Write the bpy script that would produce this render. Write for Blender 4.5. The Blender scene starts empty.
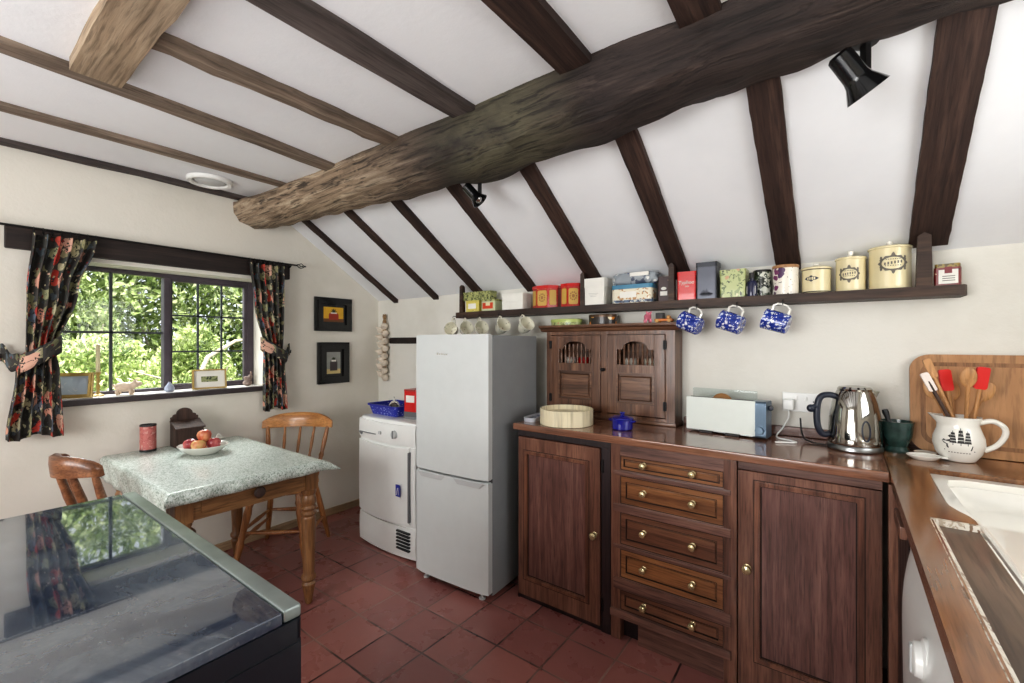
import bpy, bmesh, math, random
from mathutils import Vector, Matrix
R = random.Random(7)
pi = math.pi
C = bpy.context.scene.collection

# ------------------------------------------------------------------ colour / materials
def lin(c):
    o = []
    for v in c[:3]:
        v = v / 255.0
        o.append(v / 12.92 if v <= .04045 else ((v + .055) / 1.055) ** 2.4)
    return (o[0], o[1], o[2], 1.0)

class NT:
    def __init__(s, name):
        s.m = bpy.data.materials.new(name); s.m.use_nodes = True
        s.t = s.m.node_tree; s.n = s.t.nodes; s.b = s.n['Principled BSDF']
        s.tc = s.n.new('ShaderNodeTexCoord')
    def N(s, typ, **kw):
        n = s.n.new(typ)
        for k, v in kw.items():
            if k in n.inputs: n.inputs[k].default_value = v
            else: setattr(n, k, v)
        return n
    def L(s, a, b): s.t.links.new(a, b)
    def coords(s, scale=(1, 1, 1), uv=False, loc=(0, 0, 0), rot=(0, 0, 0)):
        mp = s.N('ShaderNodeMapping'); mp.inputs['Scale'].default_value = scale
        mp.inputs['Location'].default_value = loc; mp.inputs['Rotation'].default_value = rot
        s.L(s.tc.outputs['UV' if uv else 'Object'], mp.inputs['Vector']); return mp.outputs['Vector']
    def noise(s, vec, scale=5, detail=4, rough=.55, dist=0.):
        n = s.N('ShaderNodeTexNoise'); n.inputs['Scale'].default_value = scale; n.inputs['Detail'].default_value = detail
        n.inputs['Roughness'].default_value = rough; n.inputs['Distortion'].default_value = dist
        s.L(vec, n.inputs['Vector']); return n.outputs['Fac']
    def ramp(s, fac, stops, const=False):
        r = s.N('ShaderNodeValToRGB'); e = r.color_ramp.elements
        if const: r.color_ramp.interpolation = 'CONSTANT'
        while len(e) < len(stops): e.new(.5)
        for i, (p, c) in enumerate(stops): e[i].position = p; e[i].color = c if len(c) == 4 else (*c, 1)
        s.L(fac, r.inputs['Fac']); return r.outputs['Color']
    def mix(s, fac, a, b, mode='MIX'):
        m = s.N('ShaderNodeMix', data_type='RGBA', blend_type=mode)
        for v, i in ((fac, 0), (a, 6), (b, 7)):
            if hasattr(v, 'is_linked'): s.L(v, m.inputs[i])
            else: m.inputs[i].default_value = v
        return m.outputs[2]
    def math(s, op, a, b=0.):
        m = s.N('ShaderNodeMath', operation=op)
        for v, i in ((a, 0), (b, 1)):
            if hasattr(v, 'is_linked'): s.L(v, m.inputs[i])
            else: m.inputs[i].default_value = v
        return m.outputs[0]
    def bump(s, h, strength=.3, dist=.01):
        b = s.N('ShaderNodeBump'); b.inputs['Strength'].default_value = strength; b.inputs['Distance'].default_value = dist
        s.L(h, b.inputs['Height']); s.L(b.outputs[0], s.b.inputs['Normal'])
    def base(s, v):
        if hasattr(v, 'is_linked'): s.L(v, s.b.inputs['Base Color'])
        else: s.b.inputs['Base Color'].default_value = v
    def set(s, **kw):
        for k, v in kw.items(): s.b.inputs[k.replace('_', ' ')].default_value = v

def plain(name, col, rough=.5, metal=0., var=.08, scale=12, coat=0., bump=0., spec=.5):
    t = NT(name); c = lin(col)
    n = t.noise(t.coords(), scale, 3)
    a = tuple(min(1, x * (1 - var)) for x in c[:3]) + (1,); b = tuple(min(1, x * (1 + var)) for x in c[:3]) + (1,)
    t.base(t.ramp(n, [(.3, a), (.7, b)])); t.set(Roughness=rough, Metallic=metal, Coat_Weight=coat, Specular_IOR_Level=spec)
    if bump: t.bump(n, bump, .005)
    return t.m

def wood(name, dark, mid, light, axis='X', scale=1., rough=.45, coat=0., bump=.25, ring=6, seed=0., blotch=.45):
    t = NT(name)
    st = {'X': (.055, 1, 1), 'Y': (1, .055, 1), 'Z': (1, 1, .055), 'S': (1, .05, .07)}[axis]
    sc = tuple(v * scale for v in st)
    v = t.coords(sc, loc=(seed, seed * 1.7, seed * .6))
    n1 = t.noise(v, ring * 4.2, 6, .6, .6); n2 = t.noise(v, ring * 22, 3, .6, .2)
    big = t.noise(t.coords((1, 1, 1), loc=(seed, 0, seed)), 3.2, 3, .6)
    c = t.ramp(n1, [(.22, lin(dark)), (.5, lin(mid)), (.80, lin(light))])
    c = t.mix(t.ramp(n2, [(.32, (.55, .55, .55, 1)), (.52, (0, 0, 0, 1))]), c, tuple(x * .5 for x in lin(dark)[:3]) + (1,))
    g = t.ramp(big, [(.3, (.55, .55, .58, 1)), (.7, (1.15, 1.12, 1.1, 1))])
    c = t.mix(blotch, c, g, 'MULTIPLY')
    t.base(c); t.set(Roughness=rough, Coat_Weight=coat, Coat_Roughness=.12)
    t.bump(t.math('ADD', n1, t.math('MULTIPLY', n2, .5)), bump, .004)
    return t.m

def pattern(name, base, layers, rough=.5, uv=False, coat=0., bump=0.):
    """layers: (kind, scale, threshold, colours...) stacked over the base"""
    t = NT(name); c = lin(base)
    for i, (kind, sc, th, cols) in enumerate(layers):
        v0 = t.coords((1, 1, 1), uv, loc=(i * 3.1, i * 1.3, i * .7))
        nz = t.N('ShaderNodeTexNoise'); nz.inputs['Scale'].default_value = sc * 1.1; t.L(v0, nz.inputs['Vector'])
        vm = t.N('ShaderNodeVectorMath', operation='MULTIPLY_ADD'); t.L(nz.outputs['Color'], vm.inputs[0])
        k = .9 / sc; vm.inputs[1].default_value = (k, k, k); t.L(v0, vm.inputs[2])
        if kind == 'spot':
            vo = t.N('ShaderNodeTexVoronoi'); vo.inputs['Scale'].default_value = sc; t.L(vm.outputs[0], vo.inputs['Vector'])
            mask = t.math('LESS_THAN', vo.outputs['Distance'], th)
            sp = t.N('ShaderNodeSeparateColor'); t.L(vo.outputs['Color'], sp.inputs[0]); rnd = sp.outputs[0]
        else:
            f = t.noise(vm.outputs[0], sc, 2, .5, 1.2)
            mask = t.math('GREATER_THAN', f, th); rnd = t.noise(v0, sc * .6, 1)
        n = len(cols)
        cc = t.ramp(rnd, [(j / n, lin(cols[j])) for j in range(n)], True) if n > 1 else lin(cols[0])
        c = t.mix(mask, c, cc)
    t.base(c); t.set(Roughness=rough, Coat_Weight=coat, Coat_Roughness=.08)
    if bump: t.bump(t.noise(t.coords(), 300, 2), bump, .001)
    return t.m

def metal(name, col, rough=.15): return plain(name, col, rough, 1., .05)

def glassy(name, tint=(1, 1, 1), mixf=.08):
    t = NT(name); tr = t.N('ShaderNodeBsdfTransparent'); tr.inputs[0].default_value = (*tint, 1)
    gl = t.N('ShaderNodeBsdfGlossy'); gl.inputs['Roughness'].default_value = .02
    mx = t.N('ShaderNodeMixShader'); mx.inputs[0].default_value = mixf
    t.L(tr.outputs[0], mx.inputs[1]); t.L(gl.outputs[0], mx.inputs[2])
    t.L(mx.outputs[0], t.n['Material Output'].inputs['Surface']); return t.m

def plaster(name, col, stain, amt=.35, bmp=.25):
    t = NT(name); v = t.coords()
    n = t.noise(v, 1.3, 5, .6); n2 = t.noise(v, 9, 5, .6); n3 = t.noise(v, 60, 3, .6)
    c = t.ramp(n, [(.32, lin(stain)), (.55, lin(col))])
    c = t.mix(amt, lin(col), c)
    t.base(c); t.set(Roughness=.85, Specular_IOR_Level=.2)
    t.bump(t.math('ADD', n2, t.math('MULTIPLY', n3, .25)), bmp, .012)
    return t.m

# ------------------------------------------------------------------ mesh helpers
def new(): return bmesh.new()

def box(bm, x0, x1, y0, y1, z0, z1, bv=0., seg=2, T=None):
    vs = [bm.verts.new(Vector(p) if T is None else T @ Vector(p)) for p in
          ((x0, y0, z0), (x1, y0, z0), (x1, y1, z0), (x0, y1, z0), (x0, y0, z1), (x1, y0, z1), (x1, y1, z1), (x0, y1, z1))]
    fs = [bm.faces.new([vs[i] for i in q]) for q in ((3, 2, 1, 0), (4, 5, 6, 7), (0, 1, 5, 4), (1, 2, 6, 5), (2, 3, 7, 6), (3, 0, 4, 7))]
    if bv > 0:
        es = list({e for f in fs for e in f.edges})
        bmesh.ops.bevel(bm, geom=es, offset=bv, segments=seg, affect='EDGES', profile=.5)
    return bm

def lathe(bm, prof, n=24, T=None, sx=1., sy=1., cap=True):
    rings = []
    for r, z in prof:
        if r < 1e-6:
            p = Vector((0, 0, z)); rings.append([bm.verts.new(T @ p if T else p)])
        else:
            ring = []
            for k in range(n):
                a = 2 * pi * k / n; p = Vector((r * sx * math.cos(a), r * sy * math.sin(a), z)); ring.append(bm.verts.new(T @ p if T else p))
            rings.append(ring)
    for a, b in zip(rings, rings[1:]):
        for k in range(n):
            k2 = (k + 1) % n
            if len(a) == 1 and len(b) == 1: continue
            if len(a) == 1: bm.faces.new((a[0], b[k2], b[k]))
            elif len(b) == 1: bm.faces.new((a[k], a[k2], b[0]))
            else: bm.faces.new((a[k], a[k2], b[k2], b[k]))
    if cap:
        for rg in (rings[0], rings[-1]):
            if len(rg) > 2: bm.faces.new(rg)
    return bm

def tube(bm, pts, r, n=8, closed=False):
    pts = [Vector(p) for p in pts]; m = len(pts)
    rs = r if isinstance(r, (list, tuple)) else [r] * m
    rings = []; up = None
    for i, p in enumerate(pts):
        if closed: d = pts[(i + 1) % m] - pts[i - 1]
        else: d = pts[min(i + 1, m - 1)] - pts[max(i - 1, 0)]
        d.normalize()
        if up is None: up = d.orthogonal().normalized()
        up = (up - d * up.dot(d)).normalized(); q = d.cross(up)
        rings.append([bm.verts.new(p + (up * math.cos(2 * pi * k / n) + q * math.sin(2 * pi * k / n)) * rs[i]) for k in range(n)])
    prs = list(zip(rings, rings[1:])) + ([(rings[-1], rings[0])] if closed else [])
    for a, b in prs:
        for k in range(n): bm.faces.new((a[k], a[(k + 1) % n], b[(k + 1) % n], b[k]))
    if not closed: bm.faces.new(rings[0]); bm.faces.new(rings[-1])
    return bm

def prism(bm, poly, a, b, axis='Z', T=None):
    def P(u, v, w):
        p = {'Z': (u, v, w), 'Y': (u, w, v), 'X': (w, u, v)}[axis]; p = Vector(p)
        return T @ p if T else p
    A = [bm.verts.new(P(u, v, a)) for u, v in poly]; B = [bm.verts.new(P(u, v, b)) for u, v in poly]
    n = len(poly)
    for k in range(n): bm.faces.new((A[k], A[(k + 1) % n], B[(k + 1) % n], B[k]))
    bm.faces.new(A); bm.faces.new(B)
    return bm

def ring_prism(bm, outer, inner, a, b, axis='Z', T=None):
    """frame between two equal-length loops"""
    def P(u, v, w):
        p = {'Z': (u, v, w), 'Y': (u, w, v), 'X': (w, u, v)}[axis]; p = Vector(p)
        return T @ p if T else p
    n = len(outer)
    O0 = [bm.verts.new(P(u, v, a)) for u, v in outer]; O1 = [bm.verts.new(P(u, v, b)) for u, v in outer]
    I0 = [bm.verts.new(P(u, v, a)) for u, v in inner]; I1 = [bm.verts.new(P(u, v, b)) for u, v in inner]
    for k in range(n):
        j = (k + 1) % n
        bm.faces.new((O0[k], O0[j], O1[j], O1[k])); bm.faces.new((I0[k], I1[k], I1[j], I0[j]))
        bm.faces.new((O0[k], I0[k], I0[j], O0[j])); bm.faces.new((O1[k], O1[j], I1[j], I1[k]))
    return bm

def rrect(x0, x1, y0, y1, r, n=5):
    o = []
    for cx, cy, a0 in ((x1 - r, y1 - r, 0), (x0 + r, y1 - r, pi / 2), (x0 + r, y0 + r, pi), (x1 - r, y0 + r, 1.5 * pi)):
        for k in range(n + 1):
            a = a0 + pi / 2 * k / n; o.append((cx + r * math.cos(a), cy + r * math.sin(a)))
    return o

def ell(cx, cy, rx, ry, n=28): return [(cx + rx * math.cos(2 * pi * k / n), cy + ry * math.sin(2 * pi * k / n)) for k in range(n)]

def ball(bm, c, rx, ry=None, rz=None, n=16, m=9, T=None):
    ry = ry or rx; rz = rz or rx
    M = Matrix.Translation(c) @ Matrix.Diagonal((rx, ry, rz, 1))
    if T is not None: M = T @ M
    return lathe(bm, [(math.sin(pi * k / m), -math.cos(pi * k / m)) for k in range(m + 1)], n, M)

def sheet(bm, fn, nu, nv, uvscale=None):
    vs = [[bm.verts.new(fn(i / nu, j / nv)) for j in range(nv + 1)] for i in range(nu + 1)]
    uvl = bm.loops.layers.uv.verify() if uvscale else None
    for i in range(nu):
        for j in range(nv):
            f = bm.faces.new((vs[i][j], vs[i + 1][j], vs[i + 1][j + 1], vs[i][j + 1]))
            if uvl:
                for lp, (a, b) in zip(f.loops, ((i, j), (i + 1, j), (i + 1, j + 1), (i, j + 1))):
                    lp[uvl].uv = (a / nu * uvscale[0], b / nv * uvscale[1])
    return bm

def wrap(bm, rf, a0=0., off=.0008):
    """bend a flat (x,z) drawing, thickness in y, round a vertical axis; a0 = 0 faces -Y"""
    for v in bm.verts:
        r = (rf(v.co.z) if callable(rf) else rf) + off - v.co.y
        a = -pi / 2 + a0 + v.co.x / (r if r > 1e-4 else 1e-4)
        v.co = Vector((r * math.cos(a), r * math.sin(a), v.co.z))
    return bm

def obj(name, bm, m, parent=None, w=False, ang=38, smooth=True, recalc=True, mods=None):
    if w and parent is not None: bm.transform(Matrix.Translation(-parent.location))
    if recalc: bmesh.ops.recalc_face_normals(bm, faces=bm.faces)
    me = bpy.data.meshes.new(name); bm.to_mesh(me); bm.free()
    if smooth:
        me.shade_smooth(); me.set_sharp_from_angle(angle=math.radians(ang))
    for mm in (m if isinstance(m, (list, tuple)) else [m]): me.materials.append(mm)
    o = bpy.data.objects.new(name, me); C.objects.link(o)
    if smooth and ang < 50: wn = o.modifiers.new('normals', 'WEIGHTED_NORMAL'); wn.keep_sharp = True
    if parent is not None: o.parent = parent
    return o

def tag(o, label, cat, group=None, kind=None):
    o['label'] = label; o['category'] = cat
    if group: o['group'] = group
    if kind: o['kind'] = kind
    return o

def thing(name, label, cat, loc=(0, 0, 0), rz=0., group=None, kind=None):
    o = bpy.data.objects.new(name, None); C.objects.link(o); o.empty_display_size = .05
    o.location = loc; o.rotation_euler = (0, 0, rz)
    return tag(o, label, cat, group, kind)

def at_origin(o, loc):
    """give a one-mesh thing its origin at its base"""
    loc = Vector(loc); o.data.transform(Matrix.Translation(-loc)); o.location = loc; return o

def dup(root, loc, rz=None, label=None):
    r = root.copy(); C.objects.link(r); r.location = loc
    if rz is not None: r.rotation_euler = (0, 0, rz)
    if label: r['label'] = label
    for ch in list(root.children):
        c = ch.copy(); C.objects.link(c); c.parent = r
        for g in ch.children:
            d = g.copy(); C.objects.link(d); d.parent = c
    return r

def text_bm(s, size, depth=.0006, font_shear=0.):
    cu = bpy.data.curves.new('t', 'FONT'); cu.body = s; cu.size = size; cu.extrude = depth; cu.align_x = 'CENTER'; cu.align_y = 'CENTER'; cu.shear = font_shear
    o = bpy.data.objects.new('t', cu); C.objects.link(o); bpy.context.view_layer.update()
    me = bpy.data.meshes.new_from_object(o.evaluated_get(bpy.context.evaluated_depsgraph_get()))
    bm = bmesh.new(); bm.from_mesh(me); bpy.data.objects.remove(o); bpy.data.curves.remove(cu); bpy.data.meshes.remove(me)
    bm.transform(Matrix.Rotation(pi / 2, 4, 'X'))        # stands up, reads from -Y
    return bm

def TR(x=0, y=0, z=0, rx=0, ry=0, rz=0):
    return Matrix.Translation((x, y, z)) @ Matrix.Rotation(rz, 4, 'Z') @ Matrix.Rotation(ry, 4, 'Y') @ Matrix.Rotation(rx, 4, 'X')

# ------------------------------------------------------------------ materials
WHITE = plaster('left wall plaster', (226, 222, 212), (203, 199, 186), .5)
WALLB = plaster('back wall plaster', (228, 226, 218), (200, 196, 184), .5)
CEIL = plaster('ceiling plaster', (230, 231, 233), (210, 212, 216), .4, .16)
def floor_mat():
    t = NT('quarry tiles')
    v = t.coords((1, 1, 1), loc=(.0, .0, 0))
    br = t.N('ShaderNodeTexBrick'); br.offset = 0.; br.squash = 1.
    mp = t.N('ShaderNodeMapping'); mp.inputs['Location'].default_value = (1.688 + .229 * 20, -1.318 + .23 * 20, 0); t.L(t.tc.outputs['Object'], mp.inputs['Vector'])
    wob = t.N('ShaderNodeTexNoise'); wob.inputs['Scale'].default_value = 3.; t.L(v, wob.inputs['Vector'])
    vm = t.N('ShaderNodeVectorMath', operation='MULTIPLY_ADD'); t.L(wob.outputs['Color'], vm.inputs[0]); vm.inputs[1].default_value = (.012, .012, 0); t.L(mp.outputs[0], vm.inputs[2])
    t.L(vm.outputs[0], br.inputs['Vector'])
    for k, x in (('Scale', 1.), ('Mortar Size', .005), ('Mortar Smooth', .3), ('Bias', -.1), ('Brick Width', .229), ('Row Height', .23)): br.inputs[k].default_value = x
    br.inputs['Color1'].default_value = lin((156, 103, 95)); br.inputs['Color2'].default_value = lin((128, 82, 78))
    gn = t.noise(v, 2.2, 2)
    br_m = t.ramp(gn, [(.42, lin((45, 28, 26))), (.62, lin((150, 120, 108)))])
    t.L(br_m, br.inputs['Mortar'])
    n = t.noise(v, 7, 5, .6); n2 = t.noise(v, 45, 4)
    c = t.mix(.35, br.outputs['Color'], t.ramp(t.math('ADD', t.math('MULTIPLY', n, .6), t.math('MULTIPLY', n2, .4)), [(.3, (.74, .70, .70, 1)), (.7, (1.15, 1.1, 1.1, 1))]), 'MULTIPLY')
    t.base(c); t.L(t.ramp(n, [(.3, (.24, .24, .24, 1)), (.7, (.34, .34, .34, 1))]), t.b.inputs['Roughness'])
    t.bump(t.math('SUBTRACT', t.math('MULTIPLY', n, .25), t.math('MULTIPLY', br.outputs['Fac'], .8)), .45, .008)
    return t.m
FLOOR = floor_mat()

def beam_mat():
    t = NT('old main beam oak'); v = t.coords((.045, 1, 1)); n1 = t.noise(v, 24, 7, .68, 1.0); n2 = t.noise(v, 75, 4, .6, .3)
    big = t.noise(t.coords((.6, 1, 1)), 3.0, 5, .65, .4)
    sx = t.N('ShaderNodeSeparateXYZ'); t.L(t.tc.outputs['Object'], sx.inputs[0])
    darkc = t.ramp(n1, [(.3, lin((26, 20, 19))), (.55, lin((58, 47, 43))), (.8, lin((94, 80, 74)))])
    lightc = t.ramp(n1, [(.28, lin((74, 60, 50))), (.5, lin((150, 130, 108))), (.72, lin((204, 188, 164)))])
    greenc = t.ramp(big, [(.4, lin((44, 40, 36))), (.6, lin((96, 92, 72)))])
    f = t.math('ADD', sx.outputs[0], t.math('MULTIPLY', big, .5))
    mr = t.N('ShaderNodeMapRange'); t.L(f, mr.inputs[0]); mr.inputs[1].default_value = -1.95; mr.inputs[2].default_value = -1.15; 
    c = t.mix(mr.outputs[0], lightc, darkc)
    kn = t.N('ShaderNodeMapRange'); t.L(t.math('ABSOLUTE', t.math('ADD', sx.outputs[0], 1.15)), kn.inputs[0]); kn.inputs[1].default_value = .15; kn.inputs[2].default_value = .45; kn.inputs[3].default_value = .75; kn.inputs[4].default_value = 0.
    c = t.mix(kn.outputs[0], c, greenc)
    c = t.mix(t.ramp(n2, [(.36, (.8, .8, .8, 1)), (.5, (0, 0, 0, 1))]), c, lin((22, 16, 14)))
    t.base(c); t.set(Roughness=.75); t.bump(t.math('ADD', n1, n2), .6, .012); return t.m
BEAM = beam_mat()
RAFT = wood('dark rafter oak', (34, 22, 20), (62, 44, 37), (92, 70, 60), 'S', 1.2, .75, bump=.5)
JOISTD = wood('grey brown joist oak', (46, 40, 40), (80, 71, 68), (110, 100, 96), 'Y', .9, .75, bump=.6)
JOISTL = wood('pale joist oak', (78, 66, 56), (128, 112, 98), (170, 154, 136), 'Y', .9, .75, bump=.6, seed=2)
TRIMR = wood('pale trimmer oak', (104, 86, 68), (158, 138, 114), (192, 174, 150), 'X', .8, .75, bump=.6, seed=5)
LINT = wood('black brown lintel', (24, 18, 17), (46, 36, 33), (70, 56, 50), 'Y', 1, .6, bump=.4)
SHELF = wood('dark shelf board', (34, 24, 20), (64, 46, 36), (100, 76, 58), 'X', 1, .55, bump=.4)
CABV = wood('mahogany stain upright', (70, 46, 38), (122, 84, 68), (162, 118, 96), 'Z', 1.1, .32, .35, seed=1)
CABX = wood('mahogany stain across', (68, 47, 43), (118, 85, 74), (158, 118, 102), 'X', 1.1, .38, .25, seed=2)
CABP = wood('mahogany door panel', (74, 50, 46), (120, 84, 76), (160, 120, 108), 'Z', 1.0, .35, .3, ring=8, seed=7)
CABM = wood('mahogany moulding', (70, 44, 36), (124, 82, 64), (166, 118, 92), 'Z', 1.1, .3, .4, seed=11)
CABD = wood('near black stain', (24, 17, 20), (44, 32, 34), (64, 48, 46), 'Z', 1.1, .45, .1)
DRAWL = wood('warm drawer front', (92, 56, 36), (146, 98, 62), (180, 130, 86), 'X', 1.0, .35, .3, seed=3)
DRAWD = wood('dark drawer front', (74, 46, 36), (118, 78, 58), (148, 104, 78), 'X', 1.0, .35, .3, seed=4)
TOPW = wood('worktop hardwood', (92, 60, 48), (142, 101, 80), (176, 134, 108), 'X', .8, .14, .6, bump=.05, seed=4)
TOPY = wood('worktop hardwood return', (92, 58, 36), (140, 96, 62), (178, 132, 88), 'Y', .8, .18, .6, bump=.05, seed=6)
DRAIN = wood('worn drainer wood', (62, 48, 38), (104, 84, 68), (138, 116, 96), 'Y', .9, .4, .2, bump=.2, seed=8)
DRESS = wood('dresser oak', (58, 38, 28), (108, 74, 54), (148, 110, 84), 'Z', 1.2, .35, .2, seed=9)
DRESX = wood('dresser oak across', (60, 40, 30), (110, 78, 58), (152, 114, 88), 'X', 1.2, .35, .2, seed=10)
PINE = wood('honey pine', (150, 92, 48), (196, 138, 80), (222, 172, 112), 'X', 1.2, .3, .3, bump=.1, seed=3)
PINEZ = wood('honey pine upright', (120, 74, 40), (166, 112, 66), (194, 142, 90), 'Z', 1.2, .35, .2, bump=.1, seed=4)
ELM = wood('brown elm chair', (84, 50, 30), (134, 88, 58), (176, 128, 92), 'X', 1.2, .35, .3, bump=.1, seed=6)
TABW = wood('table oak', (90, 60, 36), (140, 100, 62), (172, 132, 88), 'Y', 1.2, .45, .1, bump=.2, seed=2)
TABZ = wood('table leg oak', (86, 56, 34), (136, 96, 60), (166, 126, 84), 'Z', 1.2, .4, .15, bump=.2, seed=5)
BEECH = wood('beech board', (166, 120, 78), (184, 138, 94), (200, 156, 112), 'Z', .5, .4, bump=.03, seed=1, blotch=.2)
BEECHZ = wood('beech spoon', (160, 110, 66), (196, 148, 98), (216, 174, 126), 'Z', 1., .45, bump=.08, seed=1)
DKWOOD = wood('dark carved wood', (40, 28, 24), (72, 52, 44), (100, 76, 64), 'Z', 1.3, .65, .0, seed=2)
PALEW = wood('pale bentwood', (214, 202, 168), (226, 216, 186), (232, 224, 198), 'Z', .4, .5, bump=.03, seed=3, blotch=.15)
SKIRT = wood('pale skirting', (140, 116, 88), (180, 156, 124), (204, 184, 152), 'Y', 1., .5, bump=.1)
WFRAME = plain('window frame paint', (74, 66, 74), .45, var=.2)
WBAR = plain('glazing bar lead', (66, 72, 74), .5, var=.15)
PANE = glassy('window glass', (1, 1, 1), .012)
SILLW = plain('sill paint', (214, 210, 202), .45, var=.06)
SILLD = plain('sill front dark', (62, 54, 56), .5, var=.15)
BLACKM = plain('black iron', (26, 24, 24), .45, .3)
BLACKP = plain('black enamel', (14, 15, 17), .22, 0, var=.1, coat=.4)
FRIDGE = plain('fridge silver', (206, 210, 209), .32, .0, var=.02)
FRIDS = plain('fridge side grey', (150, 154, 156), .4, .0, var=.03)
APPW = plain('appliance white', (232, 233, 230), .28, var=.02, coat=.2)
APPG = plain('appliance grey', (120, 122, 124), .4, var=.05)
GREYL = plain('pale grey plastic', (188, 190, 190), .35, var=.04)
BRASS = plain('pale brass knob', (206, 190, 150), .25, .75, var=.08)
CREAM = plain('cream enamel', (228, 216, 176), .25, var=.05, coat=.4)
CERAM = plain('white ceramic', (236, 234, 226), .12, var=.02, coat=.6)
CERAMC = plain('cream ceramic', (226, 222, 206), .2, var=.05, coat=.4)
INK = plain('dark print', (46, 44, 44), .5, var=.1)
INK2 = plain('grey print', (112, 106, 96), .5, var=.15)
PAPER = plain('paper white', (232, 230, 222), .6, var=.04)
REDM = plain('red lacquer', (200, 28, 26), .25, var=.06, coat=.4)
REDS = plain('red silicone', (206, 34, 30), .4, var=.05)
CHROME = metal('polished steel', (214, 214, 212), .09)
STEEL = metal('brushed steel', (150, 152, 152), .3)
def kettle_mat():
    t = NT('kettle steel'); t.base(lin((172, 170, 164))); t.set(Metallic=1., Roughness=.07); return t.m
KETT = kettle_mat()
COBALT = plain('cobalt enamel', (22, 28, 130), .15, var=.08, coat=.6)
BLUEP = plain('blue plastic', (40, 48, 150), .35, var=.08)
NAVY = plain('navy plastic', (38, 44, 58), .35, var=.08)
GREENM = plain('green marble', (40, 62, 58), .25, var=.4, scale=30, coat=.4)
TOASTW = plain('toaster white steel', (222, 228, 222), .42, .0, var=.02)
TOASTB = plain('toaster end blue grey', (88, 106, 122), .3, .4, var=.1)
SHADE_LINE = plain('painted shade brown', (42, 28, 24), .7)  # dark tone for the painted shade lines on doors and drawers
DARKIN = plain('dark interior', (18, 14, 13), .8)
LEAD = plain('gold frame', (176, 150, 90), .4, .4, var=.2)

def cooker_glass():
    t = NT('cooker lid glass'); v = t.coords()
    n = t.noise(v, 5, 6, .65, .8); n2 = t.noise(v, 90, 3)
    c = t.ramp(n, [(.35, lin((50, 60, 78))), (.7, lin((110, 120, 130)))])
    c = t.mix(t.ramp(n2, [(.62, (0, 0, 0, 1)), (.72, (.5, .5, .5, 1))]), c, lin((110, 114, 118)))
    t.base(c); t.set(IOR=1.5, Specular_IOR_Level=.5, Coat_Weight=1., Coat_IOR=1.65, Coat_Roughness=.02)
    t.L(t.ramp(n, [(.3, (.03, .03, .03, 1)), (.75, (.12, .12, .12, 1))]), t.b.inputs['Roughness']); return t.m
CGLASS = cooker_glass()
CNAVY = plain('cooker blue black enamel', (24, 29, 38), .3, var=.15, coat=.3)
CSTRIP = plain('cooker grey trim', (158, 168, 166), .32, .6, var=.15)

CURT = pattern('floral curtain', (64, 61, 57), [
    ('spot', 22, .50, [(110, 110, 82), (54, 52, 50), (84, 94, 100), (138, 134, 102), (64, 68, 62)]),
    ('spot', 13, .47, [(98, 108, 122), (182, 176, 144), (70, 70, 66), (204, 152, 132), (54, 52, 50), (146, 146, 112), (184, 74, 60)]),
    ('spot', 9, .36, [(178, 62, 50), (50, 48, 46), (204, 162, 142), (170, 54, 44), (150, 146, 110), (48, 46, 44)]),
    ('spot', 30, .22, [(212, 178, 156), (120, 44, 40), (70, 76, 86), (206, 196, 160)]),
    ('noise', 42, .60, [(40, 38, 38), (58, 58, 52)]),
], .8, uv=True)
CLOTH = pattern('leaf print oilcloth', (204, 212, 206), [
    ('noise', 120, .53, [(132, 146, 134), (156, 170, 158)]),
    ('spot', 130, .26, [(212, 218, 212), (112, 126, 114), (178, 190, 180)]),
], .42, coat=.5)
BLUEMUG = pattern('blue and white glaze', (40, 62, 150), [
    ('spot', 62, .42, [(28, 44, 128), (226, 230, 238), (52, 80, 176), (196, 208, 232)]),
    ('spot', 120, .30, [(236, 238, 242), (30, 44, 120)]),
], .15, coat=.6)
CREAMMUG = pattern('sprigged cream glaze', (228, 225, 208), [('spot', 55, .22, [(228, 225, 208), (112, 124, 92), (228, 225, 208), (150, 120, 110)])], .2, coat=.5)
FLORAL = pattern('violet flower print', (236, 230, 218), [
    ('noise', 60, .64, [(70, 76, 66), (236, 230, 218)]),
    ('spot', 26, .38, [(236, 230, 218), (126, 62, 104), (236, 230, 218), (84, 52, 92), (92, 96, 84)]),
], .3, coat=.3)
DKFLOR = pattern('black sprig print', (206, 208, 196), [('noise', 40, .47, [(36, 40, 36), (70, 84, 66)])], .3, coat=.3)
GREENT = pattern('green landscape print', (178, 186, 128), [
    ('noise', 45, .55, [(92, 106, 62), (132, 146, 90)]),
    ('spot', 38, .28, [(178, 186, 128), (190, 150, 110), (70, 78, 52), (206, 200, 150)]),
], .35, coat=.3)
GREENB = pattern('olive speckled print', (168, 172, 112), [('noise', 60, .5, [(78, 82, 52), (110, 116, 70)]), ('spot', 50, .22, [(206, 196, 140), (60, 60, 44)])], .4)
WIDET = pattern('village scene print', (224, 218, 196), [('noise', 40, .57, [(96, 92, 70), (186, 140, 90), (70, 96, 120)])], .35, coat=.3)
ORANGET = pattern('orange fruit print', (40, 30, 24), [('spot', 22, .42, [(226, 140, 50), (40, 30, 24), (236, 176, 84), (240, 226, 190)])], .35, coat=.3)
GOLDP = pattern('gold filigree print', (196, 160, 78), [('noise', 110, .52, [(150, 60, 30), (226, 204, 130)])], .35, .2)
POLKA = pattern('white dotted blue', (44, 54, 160), [('spot', 60, .25, [(190, 200, 236)])], .4)
BAGM = pattern('printed grey plastic bag', (150, 158, 164), [('noise', 18, .56, [(206, 208, 208), (86, 94, 110)]), ('spot', 24, .25, [(150, 158, 164), (60, 80, 140), (224, 224, 220)])], .2, coat=.4)
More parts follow.
